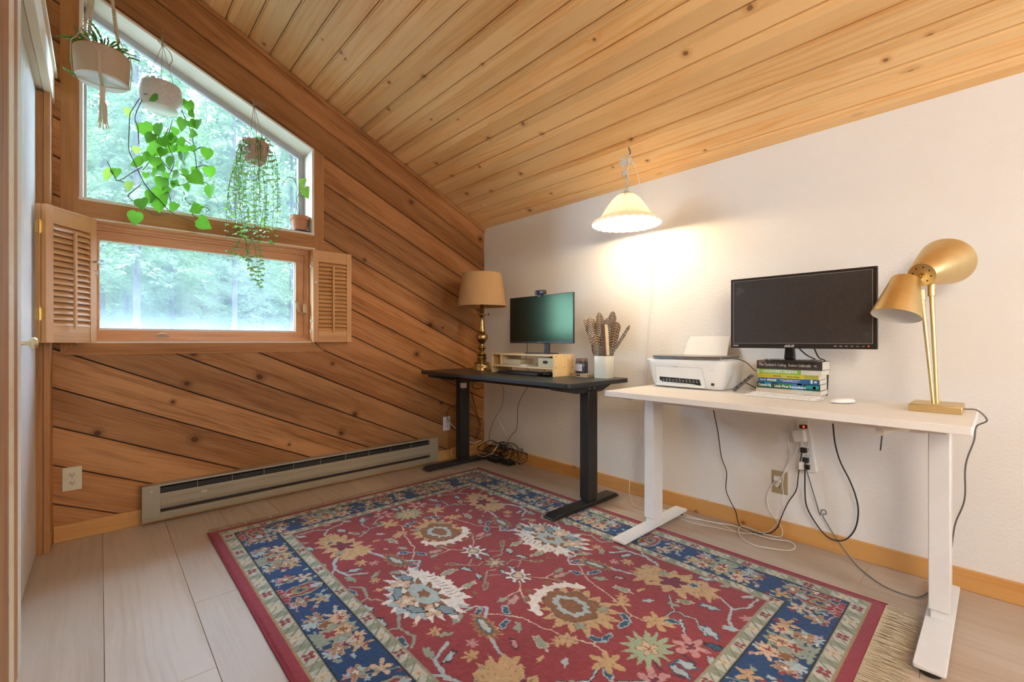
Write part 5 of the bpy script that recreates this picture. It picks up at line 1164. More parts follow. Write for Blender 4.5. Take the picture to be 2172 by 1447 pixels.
# navy border motifs
def bpt(s_, t_):                                    # s along the ring from a corner, t across 0..1
    d = B1 + (B2-B1)*t_; return d
sidesL = [((lambda a, t_: (CU+a, (B1+(B2-B1)*t_))), 0, RU), ((lambda a, t_: (CU-a, RV-(B1+(B2-B1)*t_))), math.pi, RU), ((lambda a, t_: (RU-(B1+(B2-B1)*t_), CV+a)), math.pi/2, RV), ((lambda a, t_: (B1+(B2-B1)*t_, CV-a)), -math.pi/2, RV)]
for fn, rot, LEN in sidesL:
    half = LEN/2 - (B1+B2)/2
    nseg = 6 if LEN > 2 else 4; step = 2*half/nseg
    for k_ in range(nseg+1):
        a = -half + k_*step; red = (k_ % 2 == 0) if nseg == 6 else (k_ % 2 == 0)
        cu, cv = fn(a, .5)
        if red:
            blob(cu, cv, .046, .078, SAGE, rot, 0, 0, 0, 1, DK, .002); blob(cu, cv, .036, .068, RED, rot, 0, 0, 0, 1); 
            for t_, w_ in ((.05,.030),(.0,.0)):
                for s_ in (-.045,-.025,0,.025,.045): x, y = fn(a+s_, .10-abs(s_)*.8); blob(x, y, .012, .012, RED, 0, 0, 0, 0, 1, PINK, .004)
            x, y = fn(a, .45); blob(x, y, .022, .028, OLIVE, rot, 7, .15, 0, 1, GOLD); star(x, y, .013, NAVY, 5)
            x, y = fn(a, .80); blob(x, y, .016, .026, LBLUE, rot, 5, .2, 0, 1, RED)
            path([fn(a+.06,.98), fn(a+.085,.65), fn(a+.10,.45)], .005, SAGE); path([fn(a-.06,.98), fn(a-.085,.65), fn(a-.10,.45)], .005, SAGE)
        else:
            blob(cu, cv, .055, .070, SAGE, rot, 9, .20, 0, 1, DK, .002); x, y = fn(a, .62); blob(x, y, .028, .034, PEACH, rot, 7, .15, 0, 1, BROWN); star(x, y, .014, BROWN, 5); x, y = fn(a, .36); star(x, y, .020, RED, 4, .4, CREAM)
            for s_ in (-.072, .072):
                x, y = fn(a+s_, .72); blob(x, y, .028, .036, PEACH, rot+s_*5, 9, .24, 0, 1, None); star(x, y, .012, RED, 4)
                x, y = fn(a+s_*.95, .40); blob(x, y, .018, .022, BROWN, rot, 5, .2, 0, 1, PEACH)
                for q_ in (.12, .25): x, y = fn(a+s_*1.3, q_); star(x, y, .020, LBLUE, 5, q_*9, None, .5)
            for s_ in (-.03, 0, .03): x, y = fn(a+s_, .10); star(x, y, .022, SAGE, 5, s_*40, None, .5)
        for s_ in (.30, .70):
            x, y = fn(a+step*s_+.01, .70); 
            if k_ < nseg:
                star(x, y, .029, GOLD if s_ < .5 else PEACH, 5, k_+s_*3, None, .6); x, y = fn(a+step*s_-.02, .32); star(x, y, .028, BROWN*.6+PEACH*.3, 6, k_*2+s_, PEACH, .4); star(x, y, .008, WHITE, 4)
                for e_ in range(9): x, y = fn(a+step*s_+rg.uniform(-.06,.06), rg.uniform(.06,.96)); leaf(x, y, .0125, rg.uniform(0,3), [LBLUE, SAGE, PINK, LBLUE, LBLUE, SAGE, PLUM, LBLUE, RED][e_], None, .6)
                path([fn(a+step*s_-.04,.10), fn(a+step*s_-.01,.2), fn(a+step*s_+.03,.12)], .005, PINK)
        for e_ in range(6): x, y = fn(a+rg.uniform(-.16,.16), rg.uniform(.05,.95)); star(x, y, .009, [LBLUE, SAGE, WHITE, PEACH][e_ % 4], 4, 0, None, .5)
# guard bands with alternating little crosses
def guard(d0, d1, off):
    msk = (dist >= d0) & (dist < d1)
    per = .118; ph = (along+off) / per; cell = np.floor(ph); fr = ph-cell; alt = (cell % 2 == 0)
    bg = np.where((np.abs(fr-.5) < .36)[..., None], CREAM*.55+LBLUE*.45, SAGE*.75+OLIVE*.25)
    bg = np.where(((np.sin((gu+gv)*160) > .86))[..., None], OLIVE*.8, bg)
    x = (fr-.5)*per; y = dist-(d0+d1)/2; R = (d1-d0)*.36
    def xshape(x, y): r_ = np.hypot(x+wu*.6, y+wv_*.6); th = np.arctan2(y, x); return r_ < R*(.45+.75*np.abs(np.sin(2*th))**1.2)
    X = xshape(x, y)
    fl = np.where(alt[..., None], RED, CREAM*1.05)
    bg = np.where(X[..., None], fl, bg); bg = np.where((np.hypot(x, y) < .006)[..., None], np.where(alt[..., None], SAGE, GOLD), bg)
    img[msk] = bg[msk]
    for d in (d0, d1): img[np.abs(dist-d) < .0035] = OLIVE*.5+CREAM*.35
guard(.046, B1-.003, 0.0); guard(B2, B3, .059)
img[(dist >= B1-.003) & (dist < B1+.003)] = DK; img[(dist > B2-.004) & (dist < B2+.001)] = DK
img[dist < .044] = SELV; img[(dist < .047) & (dist >= .042)] = GOLD*.7
# yarn variation
spk = (lown(21,.006) > .80) & (img[..., 0] > .5) & (img[..., 2] < .35); img[spk] *= .62
yv = (lown(11, .012)*.5 + lown(12, .004)*.5); bnd = lown(13, .25)
img *= (.80 + .40*yv)[..., None]; img *= (.92 + .16*bnd)[..., None]
lum = img.mean(-1, keepdims=True); img = np.clip((lum + (img-lum)*.86)*.95, 0, 1)
hz = (.0075 + .0015*lown(14,.006) + .0022*lown(15,.12))*np.clip(dist/.012, .25, 1)
vx = np.stack([gu+RX0, gv+RY0, hz], -1).reshape(-1, 3)
def grid_mesh(name, vx, nx, ny):
    me = bpy.data.meshes.new(name); me.vertices.add(nx*ny); me.vertices.foreach_set('co', vx.astype(np.float32).ravel())
    i = np.arange(ny-1)[:, None]*nx + np.arange(nx-1)[None, :]; q = np.stack([i, i+1, i+nx+1, i+nx], -1).reshape(-1, 4)
    me.loops.add(q.size); me.polygons.add(len(q)); me.loops.foreach_set('vertex_index', q.ravel().astype(np.int32))
    me.polygons.foreach_set('loop_start', (np.arange(len(q))*4).astype(np.int32)); me.polygons.foreach_set('loop_total', np.full(len(q), 4, np.int32))
    me.update(calc_edges=True); me.polygons.foreach_set('use_smooth', np.ones(len(q), bool)); return me
rug = thing('area_rug', 'red and navy floral patterned rug with fringed ends on the oak floor', 'rug', ((RX0+RX1)/2, (RY0+RY1)/2, 0))
me = grid_mesh('rug_pile', vx, NX, NY)
ca = me.color_attributes.new('yarn', 'FLOAT_COLOR', 'POINT'); ca.data.foreach_set('color', np.concatenate([img, np.ones((NY, NX, 1))], -1).astype(np.float32).ravel())
n = NT('wool_pile'); at_ = n.n('ShaderNodeVertexColor', layer_name='yarn'); n.l(at_.outputs[0], n.b.inputs['Base Color']); n.b.inputs['Roughness'].default_value = .95; n.b.inputs['Specular IOR Level'].default_value = .1; n.b.inputs['Sheen Weight'].default_value = .15
n.bump(n.noise(n.obj(), 500, 2), .7, .003); me.materials.append(n.mat)
o = bpy.data.objects.new('rug_pile', me); COL.objects.link(o); o.parent = rug; o.matrix_parent_inverse = WM(rug).inverted()
m = MB(); m.tube([(RX0, RY0+.002, .0045), (RX1, RY0+.002, .0045)], .0045, n=8); m.tube([(RX0, RY1-.002, .0045), (RX1, RY1-.002, .0045)], .0045, n=8); m.each('selvage_edge', pm('red_wool', tuple(SELV*.8), .95), rug)
M_fr = pm('cotton_fringe', (.50,.41,.27), .9, var=(.35, 200))
random.seed(9)
for sx_, x0_, LF in ((1, RX1, .10), (-1, RX0, .055)):
    m = MB(); y = RY0+.01
    while y < RY1-.01:
        y += rnd(.0035, .0065); L_ = LF*rnd(.75, 1.15); dr_ = rnd(-.25,.25)*L_*.6; q_ = rnd(-.006,.006)
        m.tube([(x0_-sx_*.004, y, .006), (x0_+sx_*L_*.3, y+dr_*.2+q_, rnd(.004,.009)), (x0_+sx_*L_*.65, y+dr_*.6-q_, rnd(.003,.008)), (x0_+sx_*L_, y+dr_, .0025)], [.0019,.0016,.0017,.0011], n=4, caps=False)
    tag(m.build('fringe', M_fr, rug), kind='stuff')

# ------------------------------------------------------------------ plants
def leaf_mat(name, c1_, c2_, trans=.45, veins=False):
    n = NT(name); P = n.obj(); c = n.mix(n.noise(P, 22, 3), c1_, c2_); n.base(c); n.b.inputs['Roughness'].default_value = .35
    tl_ = n.n('ShaderNodeBsdfTranslucent'); n.l(n.mix(.4, c, (.25,.55,.03)), tl_.inputs[0]); mx = n.n('ShaderNodeMixShader'); mx.inputs[0].default_value = trans
    n.l(n.b.outputs[0], mx.inputs[1]); n.l(tl_.outputs[0], mx.inputs[2]); n.l(mx.outputs[0], n.out.inputs[0]); return n.mat
M_phil = leaf_mat('philodendron_leaf', (.04,.20,.015), (.12,.36,.03), .36); M_vine = pm('green_vine', (.05,.075,.03), .6)
M_yel = leaf_mat('yellowing_leaf', (.40,.50,.10), (.50,.60,.15), .5)
M_hoya = leaf_mat('variegated_leaf', (.13,.28,.09), (.46,.56,.36), .3); M_cact = leaf_mat('cactus_leaf', (.06,.22,.05), (.22,.45,.10), .2)
HEART = [(0,.06),(.16,-.02),(.33,.03),(.46,.20),(.47,.40),(.36,.62),(.19,.82),(.06,.95),(0,1.02),(-.06,.95),(-.19,.82),(-.36,.62),(-.47,.40),(-.46,.20),(-.33,.03),(-.16,-.02)]
OVAL = [(0,0),(.16,.10),(.28,.30),(.30,.50),(.22,.75),(.08,.94),(0,1.0),(-.08,.94),(-.22,.75),(-.30,.50),(-.28,.30),(-.16,.10)]
def leaf3(m, c, L_, ax, nrm, shape=HEART, fold=.12, droop=.12, mi=0):
    ax = Vector(ax).normalized(); nrm = Vector(nrm); sd_ = ax.cross(nrm)
    if sd_.length < .01: sd_ = ax.cross(Vector((1,.3,.2)))
    sd_.normalize(); nrm = sd_.cross(ax); c = Vector(c)
    f_ = lambda a, b_: c + sd_*a*L_ + ax*b_*L_ + nrm*L_*(fold*abs(a) - droop*b_*b_)
    n_ = len(shape); mid = [(0, k_) for k_ in (.06,.3,.6)]
    top = [f_(a, b_) for a, b_ in shape] + [f_(0, .45)]
    m.add(top, [(i, (i+1)%n_, n_) for i in range(n_)], mi)
# philodendron pot hanging in the window
def g2(x, y, xx): return at(200+x/2.538, 50+y/2.538, x=xx)
PX = .175
ph = thing('hanging_plant', 'trailing heart-leaved plant in a white patterned pot hanging in the gable window', 'hanging plant', (PX, -2.335, 2.22))
pc = at(341, 214, x=PX); kx = (pc-CAMP).dot(CF)/950.
rad = 38*kx; 
n = NT('carved_white_ceramic'); P = n.obj(); sx = n.n('ShaderNodeSeparateXYZ'); n.l(P, sx.inputs[0])
ang = n.math('ARCTAN2', n.math('SUBTRACT', sx.outputs[1], pc.y), n.math('SUBTRACT', sx.outputs[0], pc.x)); aa = n.math('MULTIPLY', ang, 12/math.pi/1.0*.5); zz = n.math('MULTIPLY', sx.outputs[2], 18.)
fa = n.math('ABSOLUTE', n.math('SUBTRACT', n.math('FRACT', aa), .5)); fz = n.math('ABSOLUTE', n.math('SUBTRACT', n.math('FRACT', zz), .5))
l1 = n.math('ABSOLUTE', n.math('SUBTRACT', fa, fz)); l2 = n.math('MINIMUM', fa, fz); l3 = n.math('ABSOLUTE', n.math('SUBTRACT', n.math('ADD', fa, fz), .5)); hh_ = n.sstep(n.math('MINIMUM', n.math('MINIMUM', l1, l2), l3), .02, .07)
n.base((.74,.70,.64)); n.b.inputs['Roughness'].default_value = .35; n.bump(hh_, .8, .006); M_carv = n.mat
m = MB(); zt_, zb_ = pc.z+.078, pc.z-.055
m.lathe([(.001,zb_),(rad*.62,zb_),(rad*.80,zb_+.008)], (pc.x,pc.y,0), n=48, mi=1); m.lathe([(rad*.80,zb_+.008),(rad*.96,zb_+.045),(rad*1.0,zb_+.08),(rad*.95,zt_-.010),(rad*.90,zt_),(rad*.86,zt_),(rad*.9,zt_-.03),(rad*.8,zt_-.032)], (pc.x,pc.y,0), n=48, mi=0)
m.build('pot', [M_carv, pm('glazed_white', (.85,.83,.80), .2)], ph, angle=50)
m = MB(); m.cyl((pc.x,pc.y,zt_-.04), (pc.x,pc.y,zt_-.030), rad*.88, n=32); m.build('soil', M_soil, ph)
tie = Vector((.045, at(345,95,x=.045).y, at(345,95,x=.045).z))
m = MB()
for px_, py_, xx in ((303,186,PX), (372,196,PX+.01), (341,176,PX-.07)): q_ = at(px_, py_, x=xx); m.tube([tie, q_], .0013, n=6)
for s_ in (-1, 1): m.tube(smoothpath([tie+Vector((0,0,-.01)), tie+Vector((0,s_*.02,.012)), tie+Vector((0,s_*.008,.03)), tie+Vector((0,0,.005))]), .0014, n=6)
m.tube(smoothpath([tie, tie+Vector((.006,.03,-.03)), tie+Vector((.006,.042,-.07)), tie+Vector((.006,.028,-.11)), tie+Vector((.006,.03,-.135))]), .0022, n=6)
m.tube([tie, tie+up*.045+Vector((-.02,0,0)), tie+up*.075+Vector((-.034,0,0))], .0035, n=6); m.ball(tie, .006, 10, 8); m.build('hanging_twine', M_twine, ph)
m = MB(); m.cyl((.004,tie.y,tie.z+.075), (.035,tie.y,tie.z+.075), .002, n=8); m.cyl((.034,tie.y,tie.z+.074),(.034,tie.y,tie.z+.09), .002, n=8); m.build('screw_hook', M_steel, ph)
random.seed(31)
vines = [[(285,335),(245,400),(195,480),(190,515),(187,600),(187,680),(215,745),(240,800),(270,860),(310,910),(360,960),(400,1005),(450,1035),(520,1062),(545,1080)],
         [(435,360),(455,420),(480,490),(520,580),(535,660),(550,770),(545,830)], [(270,380),(220,500),(235,560),(240,650)], [(262,770),(200,805),(130,845),(100,805),(70,740)], [(130,845),(165,858),(195,872)],
         [(250,868),(210,900),(182,930),(225,965),(275,1000),(330,1030),(400,1020)], [(420,520),(395,640),(430,740),(400,830),(400,900),(412,960)], [(400,560),(350,690),(390,770),(440,800),(490,820)], [(440,660),(470,620),(520,650)],
         [(535,690),(575,665),(600,670)], [(545,775),(590,765),(612,770)], [(540,845),(590,855),(618,868)], [(480,905),(500,960),(560,985),(600,990),(625,1010)], [(530,990),(530,1030),(560,1050)], [(340,690),(300,740),(260,790)], [(420,860),(470,870),(520,850)], [(265,380),(320,380),(365,395)]]
m = MB(); VD = []
for i, p_ in enumerate(vines):
    d0 = PX + (.03 if i in (0,2,3,4,5,16) else -.02) + rnd(-.03,.03) + (.06 if i == 16 else 0); VD.append(d0)
    m.tube(smoothpath([g2(a, b_, d0) for a, b_ in p_], 5), .0023, n=5)
m.build('vine', M_vine, ph)
lv = [(183,452,.75,.3),(232,662,.6,.2),(262,530,1.25,-.3),(350,535,1.15,.1),(320,590,.95,.4),(360,610,1.0,-.5),(290,655,1.35,-1.1),(265,735,1.1,1.2),(330,715,1.0,.2),(415,712,1.0,.1),(337,780,.8,.6),(368,825,1.1,.2),(505,412,.95,.0),(478,400,.7,.6),(515,465,.7,-.4),(563,515,.95,.1),
      (480,510,1.1,.5),(512,520,.8,-.6),(514,590,.8,-1.3),(610,668,1.0,.2),(614,765,1.0,-.1),(623,868,1.15,0),(480,650,1.1,.1),(512,695,.9,.5),(525,655,.7,-.4),(490,780,.8,.2),(515,805,1.35,-.9),(552,775,.7,.4),(497,862,.6,0),(195,850,.8,.1),(90,785,1.0,.5),(118,778,.75,-.1),(250,940,1.05,-.4),
      (350,935,1.25,-.1),(310,905,1.1,.6),(352,885,1.0,.3),(378,910,.9,-.3),(227,1010,1.1,.2),(445,965,.9,.4),(485,925,.55,.1),(575,990,1.0,1.2),(540,958,.4,0),(555,1050,1.3,-.9),(440,840,.8,.3),(455,800,.9,.9),(425,600,.9,.3),(455,615,.8,-.5),(375,670,.8,.1),(440,560,.7,.5),(400,585,.7,-.2),(460,740,.8,.2),(300,700,.9,.8),(350,760,.7,-.6),(385,800,.6,.2),(495,725,.7,.1),(580,975,.4,.3),(278,800,.5,0),(400,880,.7,.4),(420,850,.6,-1),(330,310,1.2,1.5),(345,395,.8,1.3),(470,690,.8,.2),(430,650,.9,.6)]
m = MB()
for i, (x, y, s_, r_) in enumerate(lv):
    dx = PX + rnd(-.06,.06) + (.10 if (x, y) in ((345,395),) else 0); 
    if y > 990: dx = PX+.0
    c = g2(x, y, dx); ax_ = -up*math.cos(r_) + CR*math.sin(-r_)*-1*-1; ax_ = -up*math.cos(r_) - CR*math.sin(r_) + CF*rnd(-.35,.35)
    leaf3(m, c, .068*s_, ax_, -CF + CR*rnd(-.45,.45) + up*rnd(-.1,.45), mi=1 if i in (0,1,29,30) else 0)
m.build('heart_leaves', [M_phil, M_yel], ph)

# macrame planter with a trailing cactus
MP = .34
mc = thing('hanging_plant', 'leafy cactus in a beige pot held by a knotted macrame hanger at the far left', 'hanging plant', (MP, -2.56, 2.25))
pc = at(217, 150, x=MP); kx = (pc-CAMP).dot(CF)/950.; rad = 47*kx; zt_ = at(217,118,x=MP).z; zb_ = at(217,176,x=MP).z
m = MB(); m.lathe([(.001,zb_),(rad*.86,zb_),(rad*.92,zb_+.006)], (pc.x,pc.y,0), n=48, mi=1); m.lathe([(rad*.92,zb_+.006),(rad*.99,zt_),(rad*.93,zt_),(rad*.9,zt_-.02),(rad*.1,zt_-.02)], (pc.x,pc.y,0), n=48, mi=0)
m.build('pot', [pm('beige_pot_glaze', (.52,.40,.27), .45), pm('pale_pot_base', (.75,.74,.73), .35)], mc, angle=40)
m = MB(); m.lathe([(rad*.90,zt_-.004),(rad*.91,zt_+.010),(rad*.87,zt_+.010),(rad*.85,zt_-.008),(.001,zt_-.008)], (pc.x,pc.y,0), n=40); m.build('terracotta_liner', M_terra, mc)
m = MB(); TOP = Vector((MP, pc.y, 3.12)); knot = Vector((pc.x, pc.y, zb_-.015))
random.seed(12); cords = []
def twist(m, a, b_, r_, nt, amp):
    d_ = Vector(b_)-Vector(a); 
    for k_ in (0, 1):
        m.tube([Vector(a)+d_*(i/(nt*6)) + (CR*math.cos(i*1.05+k_*math.pi) + CF*math.sin(i*1.05+k_*math.pi))*amp for i in range(nt*6+1)], r_, n=6)
for i in range(4):
    a_ = math.radians(40+90*i); rv = Vector((math.cos(a_), math.sin(a_), 0)); rim = Vector((pc.x,pc.y,zt_+.012)) + rv*rad*1.06
    u1 = Vector((pc.x,pc.y,zt_+.10))+rv*rad*.72; u2 = Vector((pc.x,pc.y,zt_+.26))+rv*rad*.50
    for o_ in (-.004, .004): m.tube([TOP+CR*o_, u2+CR*o_], .0022, n=6)
    twist(m, u2, u1, .0034, 7, .0050)
    a2 = math.radians(85+90*i); rv2 = Vector((math.cos(a2), math.sin(a2), 0)); a3 = math.radians(-5+90*i); rv3 = Vector((math.cos(a3), math.sin(a3), 0))
    for rr2 in (rv2, rv3):
        j_ = Vector((pc.x,pc.y,zt_-.035))+rr2*rad*1.03; mid_ = Vector((pc.x,pc.y,zt_+.012))+(rv+rr2).normalized()*rad*1.05
        m.tube([u1, Vector((pc.x,pc.y,zt_+.03))+(rv*1.6+rr2*.4).normalized()*rad*.95, mid_, j_], .0022, n=6)
    j_ = Vector((pc.x,pc.y,zt_-.035))+rv2*rad*1.03; jb = Vector((pc.x,pc.y,zb_))+rv2*rad*.95
    for o_ in (-.004, 0, .004): off_ = rv2.cross(up)*o_; m.tube([j_+off_, jb+off_, knot+off_], .0020, n=6)
m.build('macrame_cords', M_rope, mc)
m = MB(); m.lathe([(.004,.0),(.010,-.006),(.009,-.02),(.011,-.028),(.009,-.036),(.011,-.044),(.009,-.052),(.010,-.060),(.004,-.064)], knot, n=16)
for i in range(18):
    a_ = rnd(0,6.28); r_ = rnd(.004,.012); s_ = Vector((math.cos(a_), math.sin(a_), 0)); L_ = rnd(.10,.15)
    m.tube(smoothpath([knot-up*.06+s_*.006, knot-up*.09+s_*r_*1.4, knot-up*(.06+L_*.7)+s_*r_*1.6, knot-up*(.06+L_)+s_*r_*2.3], 4), .0020, n=5)
m.build('tassel', M_rope, mc)
m = MB(); m.cyl(TOP, TOP+up*.08, .002, n=6); m.build('top_loop', M_rope, mc)
m = MB()
def stemblade(m, pts, w_, mi=0):
    P = smoothpath(pts, 4); L_ = len(P); v = []
    for i, p in enumerate(P):
        t_ = (P[min(i+1,L_-1)]-P[max(i-1,0)]).normalized(); s_ = t_.cross(CF).normalized(); ww = w_*(.6+.4*math.sin(math.pi*min(1, i/(L_-1)+.05)))*(1+.22*((i % 2)*2-1)); 
        v += [p-s_*ww, p+CF*-.0015, p+s_*ww, p+CF*.0015]
    m.add(v, [(4*i+k_, 4*i+(k_+1)%4, 4*i+4+(k_+1)%4, 4*i+4+k_) for i in range(L_-1) for k_ in range(4)], mi)
def g1(x, y, xx=MP): return at(x/3.617, y/3.617, x=xx)
for pts in ([(700,330),(600,300),(520,285),(425,275)], [(720,360),(640,340),(540,295),(500,300)], [(690,350),(650,330),(610,260),(570,200)], [(650,380),(590,400),(545,440),(535,485)], [(605,600),(550,560),(480,517)],
            [(900,440),(950,470),(985,490),(985,520)], [(690,310),(650,250),(622,210)], [(790,330),(760,260),(720,200),(672,150)], [(800,380),(830,330),(825,290)], [(860,400),(850,360),(842,340)], [(900,430),(905,370),(915,320)], [(860,420),(930,420),(955,395)], [(640,370),(590,360),(530,310)]):
    stemblade(m, [g1(x, y, MP+rnd(-.03,.03)) for x, y in pts], .0055)
for i in range(60):
    a_ = rnd(0,6.28); r_ = rad*rnd(.1,.85); b0 = Vector((pc.x+r_*math.cos(a_), pc.y+r_*math.sin(a_), zt_-.005)); out = Vector((math.cos(a_), math.sin(a_), 0))
    L_ = rnd(.03,.08); m.tube(smoothpath([b0, b0+up*L_*.5+out*.008, b0+up*L_*.8+out*.025*rnd(.3,1.5), b0+up*L_*.85+out*.04*rnd(.3,1.6)], 3), rnd(.002,.004), n=5, mi=0)
m.build('cactus_stems', M_cact, mc)

# third hanging pot: variegated trailing plant
HX = .115
hy = thing('hanging_plant', 'long trailing small-leaved plant in a ribbed terracotta-pink pot hanging at the window', 'hanging plant', (HX, -1.87, 2.1))
pc = at(541, 325, x=HX); kx = (pc-CAMP).dot(CF)/950.; rad = 26*kx; zt_, zb_ = pc.z+.062, pc.z-.055
m = MB(); m.lathe([(.001,zb_),(rad*.72,zb_),(rad*.80,zb_+.01),(rad,zt_-.012),(rad*1.0,zt_),(rad*.92,zt_),(rad*.9,zt_-.02),(.001,zt_-.02)], (pc.x,pc.y,0), n=72, mod=lambda t_, z_: 1+(.02*math.cos(24*t_) if zb_+.008 < z_ < zt_-.006 else 0)); m.build('pot', pm('pink_clay', (.55,.34,.24), .6), hy, angle=50)
tie = at(538, 222, x=.03); m = MB()
for p_ in ((529,305,HX+.03),(562,312,HX+.02),(545,300,HX-.06)): m.tube([tie, at(*p_[:2], x=p_[2])], .0018, n=6)
for dy_, dz_ in ((.05,-.012),(.065,.004),(-.02,.02),(.04,.010)): m.tube(smoothpath([tie, tie+Vector((.004,dy_*.5,dz_+.012)), tie+Vector((.006,dy_,dz_))]), .0016, n=5)
m.tube([tie, tie+up*.03], .003, n=6); m.ball(tie, .006, 10, 8); m.build('hanging_twine', M_twine, hy)
m = MB(); m.cyl((.004,tie.y,tie.z+.03), (.03,tie.y,tie.z+.03), .002, n=8); m.build('screw_hook', M_steel, hy)
random.seed(77); mv = MB(); ml = MB()
def strand(p_, spacing=.020, ls=.020, mi=0):
    P = smoothpath(p_, 6); mv.tube(P, .0011, n=4); acc = 0
    for i in range(1, len(P)):
        acc += (P[i]-P[i-1]).length
        if acc > spacing:
            acc = 0
            for s_ in (-1, 1):
                if random.random() < .85: leaf3(ml, P[i], ls*rnd(.7,1.25), CR*s_*rnd(.4,1)-up*rnd(-.2,.7)+CF*rnd(-.6,.6), -CF+up*rnd(-.5,.8), OVAL, .15, .1, mi if random.random() < .7 else 1-mi)
def hs(x, y, xx): return at(x, y, x=xx)
for i in range(30):
    a_ = rnd(0, 6.28); px_ = 541 + 26*math.cos(a_); dx = HX + rad*math.sin(a_)*1.0; xe = 538 + 52*math.cos(a_)*rnd(.6,1) ; ye = rnd(380, 520)
    P = [hs(px_*.5+541*.5, 300, dx*.6+HX*.4), hs(px_, 296+rnd(-6,4), dx), hs(541+(px_-541)*1.35+rnd(-8,8), 330, dx+rnd(-.01,.02)), hs(xe+rnd(-8,8), (330+ye)/2, dx), hs(xe+rnd(-10,10), ye, dx)]
    strand(P, .022, .017)
for i, pts in enumerate(([(520,300),(505,380),(510,450),(522,510),(535,560),(545,600),(552,612)], [(530,300),(520,400),(530,470),(540,520),(545,560),(548,590)], [(545,300),(550,420),(540,480),(528,520),(520,545),(508,540),(478,530)], [(560,305),(566,400),(560,470),(568,505),(578,520)], [(550,300),(560,420),(548,500),(552,560),(550,608)], [(535,300),(530,420),(520,490),(530,560),(538,598)], [(525,300),(515,400),(528,470),(510,510),(500,530)], [(515,300),(500,350),(496,410),(505,480),(515,500)], [(565,310),(580,340),(590,375)])):
    strand([hs(x+rnd(-2,2), y, HX+rnd(-.02,.05)) for x, y in pts], .022, .021, 1 if i % 2 else 0)
for i in range(50): a_ = rnd(0,6.28); leaf3(ml, Vector((pc.x+rad*.8*math.cos(a_)*rnd(0,1), pc.y+rad*.8*math.sin(a_)*rnd(0,1), zt_-.005)), rnd(.015,.028), Vector((math.cos(a_), math.sin(a_), rnd(.2,1.2))), up, OVAL)
mv.build('vine', M_vine, hy); ml.build('small_leaves', [M_hoya, leaf_mat('green_small_leaf', (.12,.36,.08), (.28,.55,.14), .45)], hy)

# terracotta pot on the window ledge
tp = thing('potted_plant', 'small split-leaf plant in a terracotta pot on the window ledge', 'potted plant', (-.07, -1.575, 1.737))
c = Vector((-.068, at(636, 475, x=-.068).y, 1.7387)); 
m = MB(); m.lathe([(.001,0),(.058,0),(.064,.010),(.062,.012),(.001,.006)], c, n=40); m.build('saucer', M_mug, tp, angle=40)
m = MB(); m.lathe([(.001,.007),(.042,.007),(.055,.086),(.062,.087),(.064,.112),(.058,.114),(.055,.10),(.001,.098)], c, n=48); m.build('pot', M_terra, tp, angle=40)
m = MB(); m.cyl(c+up*.095, c+up*.1005, .054, n=32); m.build('soil', M_soil, tp)
def g6(x, y, xx=-.068): return at(350+x/2.893, y/2.893, x=xx)
m = MB(); m.tube(smoothpath([c+up*.10, g6(820,1270), g6(805,1210), g6(812,1160), g6(800,1115), g6(775,1090), g6(745,1086)]), .0022, n=6); m.tube(smoothpath([c+up*.10-CR*.005, g6(808,1260), g6(815,1200), g6(835,1180)]), .0022, n=6); m.tube([g6(808,1205), g6(850,1200)], .0014, n=5); m.build('stem', M_vine, tp)
m = MB(); leaf3(m, g6(855,1150), .085, -up*.9+CR*.35, -CF, HEART, .1, .1, 0); leaf3(m, g6(828,1128), .055, up*.4+CR*.5, -CF, HEART, .2, .1, 0); leaf3(m, g6(770,1086), .060, -CR-up*.35, up-CF*.5, OVAL, .2, .4, 1); leaf3(m, g6(850,1165), .05, up-CR*.6, -CF, OVAL, .2, .1, 0)
m.build('split_leaves', [leaf_mat('split_leaf', (.10,.30,.04), (.40,.50,.10), .4), leaf_mat('browning_leaf', (.22,.16,.05), (.20,.35,.08), .3)], tp)

# ------------------------------------------------------------------ outside
gnd = MB(); gnd.box(-90, -.2, -70, 70, -.95, -.55); struct(gnd.build('ground', pm('sunlit_clearing', (.05,.058,.04), .95, var=(.4,.6)), smooth=False))
def fol(name, c1_, c2_, tr=.5):
    n = NT(name); P = n.obj(); oi = n.n('ShaderNodeObjectInfo'); f = n.noise(P, .9, 4, .6); c = n.mix(n.sstep(f, .3, .7), c1_, c2_); c = n.mix(n.math('MULTIPLY', oi.outputs['Random'], .35), c, (.18,.26,.14))
    n.base(c); n.b.inputs['Roughness'].default_value = .6
    tl_ = n.n('ShaderNodeBsdfTranslucent'); n.l(c, tl_.inputs[0]); mx = n.n('ShaderNodeMixShader'); mx.inputs[0].default_value = tr
    n.l(n.b.outputs[0], mx.inputs[1]); n.l(tl_.outputs[0], mx.inputs[2]); n.l(mx.outputs[0], n.out.inputs[0]); return n.mat
M_f1 = fol('conifer_needles', (.035,.072,.032), (.15,.215,.10)); M_f2 = fol('young_broadleaf', (.14,.26,.10), (.34,.46,.22))
M_bark = pm('grey_bark', (.035,.031,.03), .9, bump=(18,.9,.03), var=(.35, 6))
